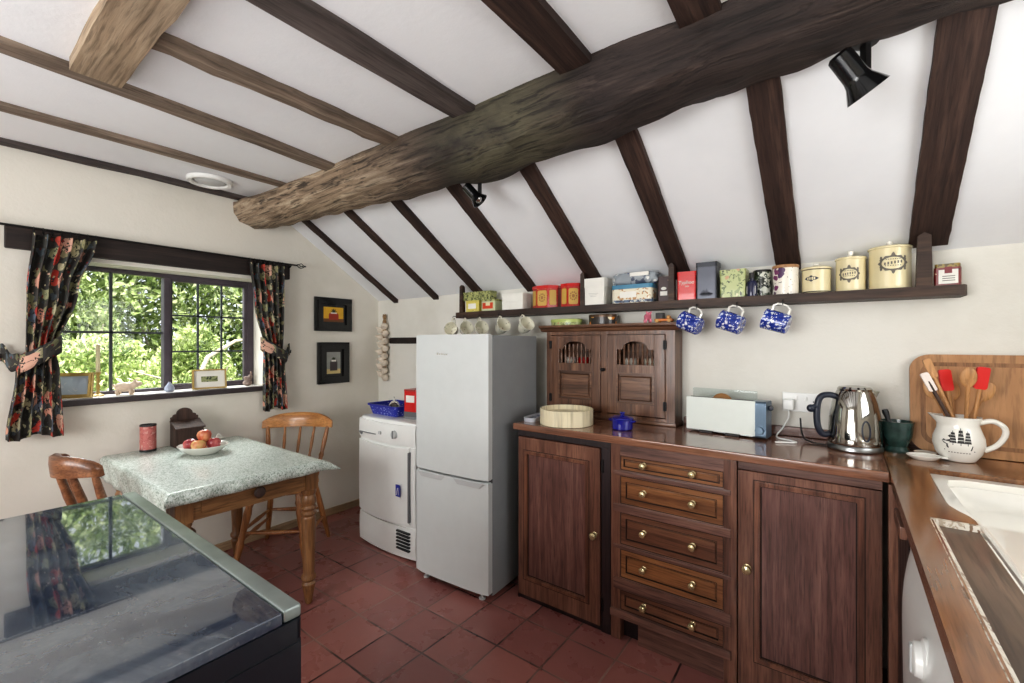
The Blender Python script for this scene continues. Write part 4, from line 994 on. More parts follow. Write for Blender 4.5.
def chair(label, loc, rz, ms, ml, rail_h, rail_z, rail_t, bow, nsp, spm, hw=.205):
    """faces local +Y"""
    t = thing('kitchen_chair', label, 'chair', loc, rz)
    b = new(); outline = []
    for k in range(40):
        a = 2 * pi * k / 40; sx_ = .195 if math.sin(a) > -.2 else .185
        c_, s_ = math.cos(a), math.sin(a); e = .62
        outline.append((sx_ * math.copysign(abs(c_) ** e, c_), .19 * math.copysign(abs(s_) ** e, s_)))
    L = [[b.verts.new((x * k, y * k, z)) for x, y in outline] for k, z in ((.93, .418), (1, .428), (1, .444), (.95, .452), (.7, .446), (.35, .442))]
    for A, B in zip(L, L[1:]):
        for k in range(40): b.faces.new((A[k], A[(k + 1) % 40], B[(k + 1) % 40], B[k]))
    b.faces.new(L[0]); b.faces.new(L[-1]); obj('seat', b, ms, t)
    feet = {}
    for sx_ in (-1, 1):
        for sy_, pr in ((1, LEGP), (-1, LEGP if spm else BLEGP)):
            p0 = (sx_ * .205, sy_ * .195 if sy_ > 0 else -.215, 0); p1 = (sx_ * .135, sy_ * .13, .425); feet[(sx_, sy_)] = (Vector(p0), Vector(p1))
            obj('leg', turned(new(), p0, p1, pr), ml, t)
    ST = [(.008, 0), (.011, .3), (.014, .5), (.011, .7), (.008, 1)]
    for sx_ in (-1, 1):
        for f in ((.36, .5) if sx_ > 0 else (.36,)):
            obj('stretcher', turned(new(), feet[(sx_, 1)][0].lerp(feet[(sx_, 1)][1], f), feet[(sx_, -1)][0].lerp(feet[(sx_, -1)][1], f), ST), ml, t)
    for sy_, f in ((1, .46), (-1, .5)):
        obj('stretcher', turned(new(), feet[(-1, sy_)][0].lerp(feet[(-1, sy_)][1], f), feet[(1, sy_)][0].lerp(feet[(1, sy_)][1], f), ST), ml, t)
    def back(u): # u -1..1 : top of spindles at the rail
        return Vector((u * hw, -.215 - .03 + bow * (1 - math.cos(u * pi / 2)) * 1.0 - bow * .3, rail_z))
    n = nsp
    for k in range(n):
        u = -1 + 2 * k / (n - 1); tp = back(u * .9); bt = Vector((u * .155, -.155 + .03 * u * u, .445))
        end = k in (0, n - 1)
        obj('back_post' if end else 'spindle', turned(new(), bt, tp + Vector((0, 0, .012)), POSTP if (end or spm) else SPP), ml, t)
    b = new(); N = 22; rings = []
    for i in range(N + 1):
        u = -1 + 2 * i / N; c = back(u); h = rail_h * (1 - .42 * abs(u) ** 4); th = rail_t * (1 - .3 * abs(u) ** 6)
        zt = h * (1 - .10 * u * u); c = Vector((c.x * 1.04, c.y, c.z))
        rings.append([b.verts.new(c + Vector(p)) for p in ((0, -th / 2, .004), (0, -th / 2 - .006, zt * .6), (0, -th / 2 - .004, zt * .92), (0, -th * .1 - .005, zt), (0, th / 2 - .008, zt * .92), (0, th / 2 - .004, zt * .5), (0, th / 2, .004), (0, 0, 0))])
    for A, B in zip(rings, rings[1:]):
        for k in range(8): b.faces.new((A[k], A[(k + 1) % 8], B[(k + 1) % 8], B[k]))
    b.faces.new(rings[0]); b.faces.new(rings[-1]); obj('top_rail', b, ms, t, ang=60)
    return t
chair('honey pine spindle back chair between the table and the dryer', (-2.882, 1.420, 0), math.radians(-139), PINE, PINEZ, .10, .755, .030, .06, 5, False, .222)
chair('brown elm chair with thick low bowed back rail behind the cooker', (-2.575, .61, 0), math.radians(10), ELM, ELM, .092, .80, .04, .08, 5, True, .135)

# ------------------------------------------------------------------ dresser top cupboard
t = thing('dresser_cupboard', 'dark oak wall cupboard with arched spindle doors standing on the worktop', 'cupboard', (-1.055, 2.32, .9205))
X0, X1, Y0 = -1.43, -.677, 2.262; Z0, Z1 = .9205, 1.405
b = new(); box(b, X0, X0 + .018, Y0 + .02, 2.384, Z0, Z1); box(b, X1 - .018, X1, Y0 + .02, 2.384, Z0, Z1, .002); box(b, X0 + .018, X1 - .018, 2.370, 2.384, Z0, Z1); box(b, X0 + .018, X1 - .018, Y0 + .02, 2.37, Z0, Z0 + .03); box(b, X0 + .018, X1 - .018, Y0 + .02, 2.37, Z1 - .02, Z1); box(b, X0 + .018, X1 - .018, Y0 + .04, 2.37, 1.155, 1.167); obj('carcass', b, DRESS, t, w=True)
b = new(); box(b, X0, X0 + .03, Y0, Y0 + .02, Z0, Z1, .002); box(b, X1 - .048, X1, Y0, Y0 + .02, Z0, Z1, .002); box(b, -1.078, -1.040, Y0, Y0 + .02, Z0, Z1, .002); box(b, X0 + .03, X1 - .048, Y0 + .001, Y0 + .02, Z1 - .018, Z1); box(b, X0 + .03, X1 - .048, Y0 + .001, Y0 + .02, Z0, Z0 + .035); obj('face_frame', b, DRESS, t, w=True)
b = new(); prism(b, [(2.384, Z1), (Y0 - .002, Z1), (Y0 - .012, Z1 + .008), (Y0 - .014, Z1 + .016), (Y0 - .035, Z1 + .026), (Y0 - .037, Z1 + .038), (2.384, Z1 + .038)], X0 - .035, X1 + .02, 'X'); obj('cornice', b, DRESX, t, w=True)
b = new(); box(b, X0 - .004, X1 + .006, Y0 - .008, 2.384, Z0, Z0 + .018, .004); obj('base_moulding', b, DRESX, t, w=True)
def dresser_door(x0, x1, kx, hx):
    z0, z1 = Z0 + .04, Z1 - .022; y = Y0 - .004; w_ = x1 - x0; s_ = .055; hx0, hx1 = x0 + s_, x1 - s_; za, zb = 1.225, 1.315; mid = 1.19
    d0 = new(); box(d0, x0, hx0, y, y + .02, z0, z1, .002); box(d0, hx1, x1, y, y + .02, z0, z1, .002); box(d0, hx0, hx1, y, y + .02, z0, z0 + .06, .001); box(d0, hx0, hx1, y, y + .02, mid - .01, za, .001)
    c = (hx0 + hx1) / 2; hw = (hx1 - hx0) / 2
    arch = [(hx0, zb - .01)] + [(c - hw + .03, zb - .008)] + [(c + (hw - .035) * -math.cos(a), zb + .002 + .032 * math.sin(a)) for a in [pi * k / 14 for k in range(15)]] + [(c + hw - .03, zb - .008), (hx1, zb - .01)]
    up = arch + [(hx1, z1), (hx0, z1)]
    prism(d0, up, y, y + .02, 'Y'); d0.transform(Matrix.Translation(-t.location)); d = obj('door', d0, DRESS, t)
    for k in range(8):
        x = hx0 + (hx1 - hx0) * (k + .5) / 8; b = turned(new(), (x, y + .010, za - .002), (x, y + .010, zb + .02), [(.004, 0), (.007, .1), (.004, .16), (.008, .35), (.006, .5), (.004, .56), (.0075, .64), (.004, .72), (.007, .9), (.005, 1)], 8); b.transform(Matrix.Translation(-t.location)); obj('spindle', b, DRESX, d)
    b = new(); pz0, pz1 = z0 + .06, mid - .01; k = .016
    box(b, hx0, hx1, y + .012, y + .018, pz0, pz1); prism(b, [(hx0 + k, pz0 + k), (hx1 - k, pz0 + k), (hx1 - k, pz1 - k), (hx0 + k, pz1 - k)], y + .004, y + .013, 'Y')
    bmesh.ops.bevel(b, geom=[e for e in b.edges if all(abs(v.co.y - (y + .004)) < 1e-5 for v in e.verts)], offset=.006, segments=1, affect='EDGES')
    ring_prism(b, [(hx0 - .002, pz0 - .002), (hx1 + .002, pz0 - .002), (hx1 + .002, pz1 + .002), (hx0 - .002, pz1 + .002)], [(hx0 + .007, pz0 + .007), (hx1 - .007, pz0 + .007), (hx1 - .007, pz1 - .007), (hx0 + .007, pz1 - .007)], y - .003, y + .013, 'Y')
    b.transform(Matrix.Translation(-t.location)); obj('panel', b, DRESX, d)
    for hz in (1.02, 1.33):
        b = new(); box(b, hx - .009, hx + .009, y - .003, y + .001, hz - .022, hz + .022, .001, 1); tube(b, [(hx, y - .004, hz - .024), (hx, y - .004, hz + .024)], .004, 6); b.transform(Matrix.Translation(-t.location)); obj('hinge', b, BLACKM, d)
    if kx is not None:
        b = knob(new(), kx, y + .002, 1.19, .011); b.transform(Matrix.Translation(-t.location)); obj('knob', b, BLACKM, d)
dresser_door(X0 + .032, -1.080, None, X0 + .03); dresser_door(-1.038, X1 - .050, None, X1 - .05)
b = knob(new(), -1.06, Y0, 1.195, .010); obj('latch_knob', b, BLACKM, t, w=True)
# crockery seen between the spindles
for k, (x, m, lab) in enumerate(((-1.30, CERAM, 'white cup inside the left door of the oak wall cupboard'), (-1.215, REDM, 'red beaker inside the left door of the oak wall cupboard'), (-.93, CERAM, 'white cup inside the right door of the oak wall cupboard, nearer the middle'), (-.82, CERAMC, 'white cup inside the right door of the oak wall cupboard, nearer the hinge'))):
    o = obj('cup', lathe(new(), [(0, 0), (.024, 0), (.028, .01), (.036, .09), (.033, .09), (.026, .012), (0, .01)], 18), m); o.location = (x, 2.322, 1.1675); tag(o, lab, 'cup', 'crockery inside the oak wall cupboard')

# ------------------------------------------------------------------ shelf
SB, ST_ = 1.513, 1.552
t = thing('wall_shelf', 'long dark wooden shelf along the wall under the sloping ceiling', 'shelf', (-.92, 2.32, SB))
b = new(); N = 40
def shelf():
    prism(b, [(-2.18, 2.386), (-2.18, 2.262)] + [(-2.18 + 2.50 * k / 30, 2.252 + .004 * math.sin(k * 1.3)) for k in range(1, 31)] + [(.345, 2.262), (.355, 2.285), (.352, 2.386)], SB, ST_, 'Z'); return b
obj('board', shelf(), SHELF, t, w=True)
for x, w_ in ((-2.125, .032), (-1.19, .03), (-.695, .032), (.238, .048)):
    y = 2.275; zt = slope_z(y) - .034 if x < .2 else slope_z(y) - .02
    b = new(); prism(b, [(x - w_ / 2, ST_ - .02), (x + w_ / 2, ST_ - .02), (x + w_ / 2 * .8, zt - .012), (x, zt), (x - w_ / 2 * .8, zt - .012)], 2.256, 2.284, 'Y'); obj('hanger', b, SHELF, t, w=True)
# hooks
hook_x = [-2.175, -2.075, -1.945, -1.775, -1.60, -.568, -.393, -.215]
HY, HZ = 2.238, SB - .006
for x in hook_x:
    b = new(); tube(b, [(x, 2.258, SB + .012), (x, HY, SB + .012)] + [(x, HY + .010 * math.sin(a), HZ + .009 + .010 * math.cos(a)) for a in [0, -.7, -1.4, -2.1, -2.8, -3.6, -4.3]], .0022, 6); obj('cup_hook', b, BLACKM, t, w=True)

# hanging mugs
def mug_profile(r, h, taper): return [(0, 0), (r * taper * .9, 0), (r * taper, .004), (r, h), (r - .004, h), (r * taper - .005, .008), (0, .007)]
def hmug(name, label, hx, r, h, taper, tilt, rz, m, group, flare=False):
    """hangs by its handle from a hook at hx; axis tips away from horizontal by tilt, mouth towards local +X"""
    t = thing(name, label, 'mug', (hx, HY, HZ - .002), rz, group)
    # handle at the top: mug axis along local +X, handle in +Z
    A = TR(-h * .5, 0, -(r + .030), 0, pi / 2)      # lathe z -> +X
    Tm = Matrix.Rotation(tilt, 4, 'Y') @ A
    pr = mug_profile(r, h, taper)
    if flare: pr = [(0, 0), (r * .55, 0), (r * .6, .004), (r * .78, h * .3), (r * .86, h * .65), (r * 1.02, h), (r * 1.02 - .003, h), (r * .82, h * .62), (r * .55, .01), (0, .009)]
    obj('bowl', lathe(new(), pr, 24, Tm), m, t)
    b = new(); Q = Matrix.Rotation(tilt, 4, 'Y'); hh = h * .33
    pts = [(-hh, 0, -.034), (-hh * 1.02, 0, -.012), (-hh * .6, 0, -.001), (0, 0, .002), (hh * .6, 0, -.001), (hh * 1.0, 0, -.012), (hh * .95, 0, -.034)]
    tube(b, [Q @ Vector(p) for p in pts], [.0055, .005, .0045, .0045, .0045, .005, .0055], 8); obj('handle', b, CERAM if not flare else CERAMC, t)
    return t
for hx, lab, rz, tl in ((-2.175, 'first cream cup hanging under the shelf end above the fridge', -1.2, .25), (-2.075, 'second cream cup hanging under the shelf from the garlic side', -.55, .3), (-1.945, 'third and middle cream cup hanging under the shelf', -.5, .28), (-1.775, 'fourth cream cup hanging under the shelf, next to the sprigged one', -.45, .5), (-1.60, 'last cream cup hanging under the shelf nearest the oak cupboard', -.4, .55)):
    hmug('hanging_cup', lab, hx, .047, .078, .7, -tl, rz, CREAMMUG, 'cream cups hanging under the shelf', True)
for hx, lab, rz, tl in ((-.568, 'blue and white mug hanging under the red tin, nearest the oak cupboard', pi - .25, .42), (-.393, 'middle of the three blue and white mugs hanging under the shelf', pi - .2, .36), (-.215, 'blue and white mug hanging under the violet flower jar', pi - .1, .33)):
    hmug('hanging_mug', lab, hx, .046, .098, .92, -tl, rz, BLUEMUG, 'blue and white mugs hanging under the shelf')

# ---- things on the shelf
SY = 2.262
def boxtin(name, label, cat, x0, w, d, z0, h, body, lid=None, lidh=.02, rad=.006, y0=SY, lid_over=.002, rz=0., group=None):
    t = thing(name, label, cat, (x0 + w / 2, y0 + d / 2, z0), rz, group)
    hb = h - (lidh if lid else 0)
    b = new(); prism(b, rrect(-w / 2, w / 2, -d / 2, d / 2, rad, 4), 0, hb, 'Z'); obj('body', b, body, t)
    if lid:
        b = new(); prism(b, rrect(-w / 2 - lid_over, w / 2 + lid_over, -d / 2 - lid_over, d / 2 + lid_over, rad + .002, 4), hb, h, 'Z'); obj('lid', b, lid, t)
    return t
S0 = ST_ + .0005
YELT = pattern('yellow label print', (214, 200, 100), [('noise', 60, .6, [(226, 218, 150), (190, 168, 70)])], .4)
t = boxtin('yellow_tin', 'yellow box tin with white label at the end of the shelf', 'tin', -2.085, .115, .085, S0, .076, YELT, plain('yellow lid', (206, 192, 96), .4), .012)
obj('label_panel', box(new(), -.035, .035, -.0436, -.042, .02, .055), PAPER, t)
t = boxtin('orange_label_tin', 'small pale tin with an orange label at the end of the shelf', 'tin', -1.945, .115, .085, S0, .076, plain('pale green card', (196, 200, 164), .5), GREENB, .012)
obj('label_panel', box(new(), -.046, .042, -.0436, -.042, .014, .054), plain('orange red label', (206, 70, 36), .5), t); obj('label_centre', box(new(), -.018, .018, -.0442, -.0436, .034, .058), CREAM, t)
boxtin('olive_flat_tin', 'long olive speckled tin lying on top of two small tins', 'tin', -2.115, .24, .075, S0 + .0765, .058, GREENB, GREENB, .018, y0=SY + .005)
boxtin('white_card_box', 'flat white card box stacked on its twin left of the red tins', 'box', -1.772, .165, .10, S0 + .052, .05, PAPER, PAPER, .016, group='flat white boxes on the shelf')
boxtin('white_card_box', 'flat white card box under its twin left of the red tins', 'box', -1.772, .165, .10, S0, .051, PAPER, PAPER, .016, group='flat white boxes on the shelf')
REDT = pattern('red tin print', (178, 30, 24), [('noise', 120, .64, [(206, 150, 60), (150, 20, 18)])], .3, coat=.4)
for xc, w_, lab, rz in ((-1.468, .172, 'wide red and gold eight sided tin, left of the pair', .1), (-1.282, .150, 'red and gold eight sided tin with a dark side panel, right of the pair', .45)):
    t = thing('red_gold_tin', lab, 'tin', (xc, SY + .065, S0), rz, 'red and gold tins on the shelf')
    r = w_ / 2; oc = [(r * math.cos(pi / 8 + k * pi / 4) * 1.06, .8 * r * math.sin(pi / 8 + k * pi / 4) * 1.06) for k in range(8)]
    b = new(); prism(b, oc, 0, .118, 'Z'); obj('body', b, REDT, t)
    b = new(); prism(b, [(x * 1.03, y * 1.03) for x, y in oc], .115, .134, 'Z'); obj('lid', b, REDM, t)
    yf = -.8 * r * math.cos(pi / 8) * 1.06
    b = new(); prism(b, rrect(-r * .36, r * .36, .012, .104, .01), yf - .0012, yf + .001, 'Y'); lp = obj('gold_panel', b, GOLDP, t)
    b = new(); prism(b, ell(0, .06, .009, .011, 14), yf - .0022, yf - .001, 'Y')
    for k in range(10): a = k * pi / 5; prism(b, ell(.018 * math.cos(a), .06 + .022 * math.sin(a), .0045, .0055, 8), yf - .002, yf - .001, 'Y')
    obj('ornament', b, plain('dark gold ornament', (150, 104, 48), .4), lp)
    for s in (-1, 1):
        Q = Matrix.Translation((s * r * .72, yf * .72, .06)) @ Matrix.Rotation(s * math.radians(38), 4, 'Z'); b = new(); prism(b, rrect(-r * .24, r * .24, -.045, .045, .008), -.0018, .0018, 'Y', T=Q); obj('gold_panel', b, GOLDP, t)
t = boxtin('tall_white_box', 'tall white lidded box standing right of the red tins', 'box', -1.188, .128, .095, S0, .148, PAPER, PAPER, .05, .003, lid_over=.004)
b = new()
for k in range(3): box(b, -.03 + .006 * k, .03 - .006 * k, -.0478, -.0474, .062 - .008 * k, .064 - .008 * k)
obj('print', b, plain('faint print', (190, 190, 184), .5), t)
t = boxtin('village_scene_tin', 'wide biscuit tin with blue lid and painted village scene', 'tin', -1.018, .222, .10, S0, .097, WIDET, plain('teal lid', (70, 132, 162), .35), .022, .02)
obj('label_panel', box(new(), -.06, .03, -.0512, -.049, .028, .06), PAPER, t)
b = new(); prism(b, rrect(-.1115, .1115, -.0505, .0505, .0205, 4), .002, .016, 'Z'); obj('band', b, WIDEBASE, t)
def bag():
    b = new(); rr = random.Random(5)
    def fn(u, v):
        a = 2 * pi * u; p = v * pi - pi / 2; c_ = math.copysign(abs(math.cos(a)) ** .55, math.cos(a)); s_ = math.copysign(abs(math.sin(a)) ** .55, math.sin(a)); cp_ = abs(math.cos(p)) ** .45
        k = 1 + .05 * math.sin(a * 7 + v * 9) + .04 * math.sin(a * 13 - v * 17)
        return Vector((.122 * c_ * cp_ * k, .052 * s_ * cp_ * k, .034 + .033 * math.copysign(abs(math.sin(p)) ** .6, math.sin(p)) + .004 * math.sin(a * 9) * cp_))
    sheet(b, fn, 48, 20); bmesh.ops.remove_doubles(b, verts=b.verts, dist=.0004); return b
t = thing('plastic_bag', 'crumpled grey printed plastic bag on top of the village scene tin', 'bag', (-.90, SY + .055, S0 + .0965)); obj('bag', bag(), BAGM, t, ang=60); obj('label_panel', box(new(), -.01, .09, -.0585, -.056, .042, .062), PAPER, t)
t = boxtin('brown_packet', 'narrow dark brown packet standing against the shelf hanger', 'packet', -.772, .055, .085, S0, .128, BROWNP, None, 0, .004, y0=SY + .028)
obj('label_panel', box(new(), -.016, .02, -.0434, -.042, .03, .052), PAPER, t); b = new(); prism(b, ell(.002, .066, .014, .008, 16), -.0434, -.042, 'Y'); obj('emblem', b, PAPER, t)
t = boxtin('red_tea_tin', 'bright red square tea tin with white lettering', 'tin', -.668, .088, .075, S0, .138, REDM, REDM, .022, .008)
b = text_bm('Typhoo', .024, .0006, .15); b.transform(TR(0, -.0382, .084)); o = obj('lettering', b, PAPER, t, smooth=False); o['label'] = 'white lettering'
b = text_bm('tea', .015, .0006, .15); b.transform(TR(.004, -.0382, .066)); obj('lettering', b, PAPER, t, smooth=False)
GREYT = plain('graphite tin', (78, 80, 88), .3, .5, var=.08)
t = boxtin('grey_caddy', 'tall graphite grey caddy between the red and green tins', 'tin', -.578, .092, .088, S0, .174, GREYT, plain('graphite lid', (54, 56, 62), .35, .4), .022, .008)
b = new(); prism(b, [(-.03, .02), (-.012, .045), (-.004, .036), (.004, .05), (.008, .032), (.03, .022), (.02, .012), (-.02, .012)], -.0446, -.0436, 'Y')
for k in range(5): box(b, -.024 + .011 * k, -.016 + .011 * k, -.0446, -.0436, .018, .026 + .003 * (k % 2))
obj('emblem', b, plain('dark blue grey print', (46, 50, 66), .4), t)
t = boxtin('green_landscape_tin', 'square green tin with a landscape print', 'tin', -.472, .108, .09, S0, .128, GREENT, GREENT, .03, .008)
t = thing('blue_bottle', 'little dark blue bottle with white label in front of the sprig jar', 'bottle', (-.340, SY + .018, S0))
obj('glass', lathe(new(), [(0, 0), (.021, 0), (.022, .003), (.022, .06), (.017, .07), (.009, .075), (.009, .082)], 20), plain('navy glass', (26, 30, 66), .15, coat=.5), t); obj('cap', lathe(new(), [(.011, .08), (.011, .105), (.009, .107), (0, .107)], 16), INK, t); obj('label_panel', wrap(box(new(), -.022, .02, -.0004, .0004, .01, .045), .022), PAPER, t)
t = thing('sprig_jar', 'pale jar with black sprig print behind the blue bottle', 'jar', (-.306, SY + .078, S0)); obj('body', lathe(new(), [(0, 0), (.035, 0), (.037, .004), (.037, .11), (.034, .114)], 24), DKFLOR, t); obj('lid', lathe(new(), [(.036, .112), (.037, .114), (.036, .122), (0, .123)], 24), INK, t)
t = thing('flower_storage_jar', 'white storage jar with violet flowers and a wooden lid', 'jar', (-.212, SY + .055, S0)); obj('body', lathe(new(), [(0, 0), (.048, 0), (.050, .004), (.050, .115), (.048, .118)], 28), FLORAL, t); obj('lid', lathe(new(), [(.047, .117), (.052, .119), (.052, .128), (.049, .131), (0, .131)], 28), BEECH, t)
def canister(label, xc, r, h, knobh, emb, rot, ring=False):
    t = thing('cream_canister', label, 'canister', (xc, SY + .068, S0), 0, 'cream storage canisters')
    pr = [(0, 0), (r * 1.04, 0), (r * 1.04, .006), (r, .010), (r, h)]
    obj('body', lathe(new(), pr, 36), CREAM, t)
    obj('lid', lathe(new(), [(r * .98, h - .002), (r * 1.06, h), (r * 1.06, h + .005), (r * .99, h + .009), (r * .5, h + .013), (0, h + .0135)], 36), CREAM, t)
    obj('lid_knob', lathe(new(), [(.006, h + .012), (.006, h + .016), (.011, h + knobh * .75), (.010, h + knobh), (0, h + knobh + .001)], 16), CERAM, t)
    b = new(); zc, w_, hh = emb
    if ring:
        O = []; I = []
        for k in range(48):
            a = 2 * pi * k / 48; rr = 1 + .07 * math.cos(a * 12); O.append((w_ * rr * math.cos(a), zc + hh * rr * math.sin(a))); I.append((w_ * .78 * math.cos(a), zc + hh * .74 * math.sin(a)))
        ring_prism(b, O, I, -.0005, .0003, 'Y')
        for s in (-1, 1):
            prism(b, [(-.006, zc + s * hh), (.006, zc + s * hh), (.004, zc + s * hh * 1.22), (0, zc + s * hh * 1.38), (-.004, zc + s * hh * 1.22)], -.0005, .0003, 'Y')
            for q in (-1, 1): prism(b, ell(q * w_ * .82, zc + s * hh * .72, .004, .006, 10), -.0005, .0003, 'Y')
        wrap(b, r, rot); obj('emblem', b, INK2, t)
        b = new()
        for k in range(6): x = -w_ * .55 + w_ * 1.1 * k / 5; box(b, x - w_ * .055, x + w_ * .055, -.0005, .0003, zc - hh * .12 + .12 * x, zc + hh * .22 + .12 * x); 
        for z_, ww in ((-.36, .5), (.44, .45)):
            for k in range(7): x = -w_ * ww + 2 * w_ * ww * k / 6; box(b, x - w_ * .05, x + w_ * .03, -.0005, .0003, zc + hh * z_, zc + hh * z_ + .003)
        wrap(b, r, rot); obj('lettering', b, INK2, t)
    else:
        prism(b, [(-w_, zc), (-w_ * .6, zc + hh * .5), (-w_ * .3, zc + hh * .55), (0, zc + hh), (w_ * .3, zc + hh * .55), (w_ * .6, zc + hh * .5), (w_, zc), (w_ * .6, zc - hh * .5), (w_ * .3, zc - hh * .55), (0, zc - hh), (-w_ * .3, zc - hh * .55), (-w_ * .6, zc - hh * .5)], -.0005, .0003, 'Y')
        wrap(b, r, rot); obj('emblem', b, plain('blue black print', (62, 66, 80), .5), t)
        b = new()
        for k in range(4): x = -w_ * .45 + w_ * .9 * k / 3; box(b, x - .0025, x + .0025, -.0012, -.0004, zc - .005, zc + .005)
        wrap(b, r, rot); obj('lettering', b, CREAM, t)
        obj('rim_line', lathe(new(), [(r + .0003, h - .004), (r + .001, h - .002), (r + .0003, h)], 36, cap=False), INK, t); b = new(); lathe(b, [(r * 1.04 + .0003, .004), (r * 1.04 + .001, .006), (r * 1.02, .008)], 36, cap=False); obj('rim_line', b, INK, t)
canister('smallest cream canister with a dark diamond label, beside the violet flower jar', -.100, .052, .103, .026, (.062, .028, .014), -.30)
canister('middle sized cream canister with an oval scroll emblem', .018, .050, .132, .036, (.070, .036, .027), -.10, True)
canister('largest cream canister with an oval scroll emblem, beside the heavy rafter', .143, .066, .160, .036, (.098, .046, .031), .10, True)
t = thing('tea_jar', 'small square printed tin with a red and white label at the shelf end', 'tin', (.306, SY + .038, S0), math.radians(-12))
b = new(); prism(b, rrect(-.036, .036, -.028, .028, .008), 0, .066, 'Z'); obj('body', b, JAMM, t); b = new(); prism(b, rrect(-.034, .034, -.026, .026, .01), .066, .08, 'Z'); obj('lid', b, pattern('gilt lid print', (150, 130, 66), [('noise', 60, .5, [(96, 80, 44)])], .35), t)
obj('label_panel', box(new(), -.022, .03, -.0290, -.0275, .006, .058), PAPER, t); obj('label_badge', box(new(), -.006, .014, -.0296, -.0288, .044, .068), plain('dark red badge', (120, 20, 28), .4), t)
b = new()
for k in range(3): box(b, -.012, .022, -.0294, -.0288, .016 + .008 * k, .019 + .008 * k)
obj('lettering', b, INK2, t)

# ---- things on top of the dresser cupboard
DZ = 1.4435
t = thing('green_round_tin', 'flat pale green round tin on top of the oak cupboard', 'tin', (-1.325, 2.315, DZ)); obj('body', lathe(new(), [(0, 0), (.098, 0), (.1, .003), (.1, .022)], 40, sy=.6), GREENT, t); obj('lid', lathe(new(), [(.1015, .018), (.1025, .022), (.1025, .034), (.099, .037), (0, .037)], 40, sy=.6), plain('lime lid', (176, 190, 112), .35), t)
t = thing('orange_fruit_tin', 'round dark tin with orange fruit print on the oak cupboard', 'tin', (-1.09, 2.312, DZ)); obj('body', lathe(new(), [(0, 0), (.078, 0), (.08, .003), (.08, .042)], 36, sy=.75), ORANGET, t); obj('lid', lathe(new(), [(.081, .040), (.082, .042), (.082, .052), (.079, .055), (0, .055)], 36, sy=.75), plain('bronze lid', (92, 72, 56), .3, .5), t)
PINKP = plain('pink glaze', (226, 130, 150), .25, var=.08, coat=.4)
figurine('pink_pig_figurine', 'little pink pig ornament on top of the oak cupboard', (-.815, 2.26, DZ), math.radians(-60), [((x[0] * .62, x[1] * .8, x[2] * .68), tuple(v * .68 for v in r)) for x, r in pig], PINKP, vox=.0025)
t = thing('toy_cart', 'small black and orange wooden toy beside the pink pig', 'toy', (-.745, 2.275, DZ)); obj('block', box(new(), -.03, .008, -.015, .02, .010, .05, .003), INK, t); obj('bed', box(new(), -.035, .055, -.018, .018, .006, .02, .004), plain('orange wood', (206, 120, 50), .45), t)
b = new()
for x in (-.02, .04): lathe(b, [(.009, -.022), (.009, .022)], 14, TR(x, 0, .009, pi / 2))
obj('wheels', b, plain('ochre wheel', (196, 150, 80), .5), t); 
b = new(); ball(b, (.032, 0, .027), .012, .012, .010, 12, 7); obj('load', b, plain('peach wood', (222, 170, 110), .5), t)

# ------------------------------------------------------------------ things on the worktop
WZ = .9205
t = thing('bentwood_box', 'round pale bentwood box without lid on the worktop end', 'box', (-1.165, 2.035, WZ))
obj('side', lathe(new(), [(.135, 0), (.138, .002), (.138, .078), (.136, .080), (.131, .080), (.131, .055), (0, .055)], 48, cap=False), PALEW, t); obj('base', lathe(new(), [(0, 0), (.1345, 0), (.1345, .004), (0, .004)], 48), PALEW, t)
obj('lap_joint', wrap(box(new(), -.03, .03, -.0016, 0, .002, .078), .138, .9), PALEW, t)
t = thing('blue_casserole', 'tiny cobalt blue lidded casserole pot on the worktop', 'pot', (-.868, 2.06, WZ)); obj('pot', lathe(new(), [(0, 0), (.044, 0), (.05, .005), (.052, .05), (.050, .052)], 28), COBALT, t)
obj('lid', lathe(new(), [(.050, .050), (.054, .053), (.052, .058), (.03, .066), (.01, .069), (.008, .074), (.014, .080), (.012, .085), (0, .086)], 28), COBALT, t)
for s in (-1, 1): b = new(); tube(b, [(s * .049, -.014, .042), (s * .064, -.010, .044), (s * .066, 0, .044), (s * .064, .010, .044), (s * .049, .014, .042)], .004, 6); obj('handle', b, COBALT, t)
t = thing('patterned_tray', 'flat blue and white patterned tray with bits at the worktop end', 'tray', (-1.358, 2.05, WZ), math.radians(6))
b = new(); basket(b, .032, .10, .037, .108, .022); obj('tray', b, plain('pale grey tray', (196, 200, 208), .3), t)
obj('tray_lining', box(new(), -.026, .026, -.09, .09, .005, .012), pattern('blue and white print', (70, 84, 120), [('noise', 40, .5, [(206, 212, 222), (40, 50, 80)])], .4), t)
# toaster
t = thing('toaster', 'long white glass sided toaster with blue grey end on the worktop', 'toaster', (-.458, 2.250, WZ), math.radians(-6))
W_ = .150
b = new(); box(b, -W_, W_, -.046, -.036, .012, .165, .003); o = obj('front_panel', b, TOASTW, t); o['label'] = 'glossy white front panel'
b = new(); box(b, -W_, W_ - .01, -.036, -.006, .03, .155, .003); box(b, -W_, W_ - .01, .018, .045, .03, .155, .003); box(b, -W_, W_ - .01, -.036, .045, .008, .03); obj('body', b, STEEL, t)
b = new(); prism(b, rrect(-.045, .05, .006, .165, .012), W_ - .01, W_ + .042, 'X'); obj('end_housing', b, TOASTB, t)
obj('dial', lathe(new(), [(.018, 0), (.016, .012), (0, .013)], 18, TR(W_ + .017, -.045, .04, pi / 2)), TOASTB, t)
obj('lever', box(new(), W_ + .042, W_ + .058, -.008, .016, .125, .145, .004), NAVY, t)
b = new(); box(b, -W_ - .004, W_ - .015, .048, .053, .01, .20, .002); obj('back_glass', b, glassy('toaster glass', (.90, .93, .93), .03), t)
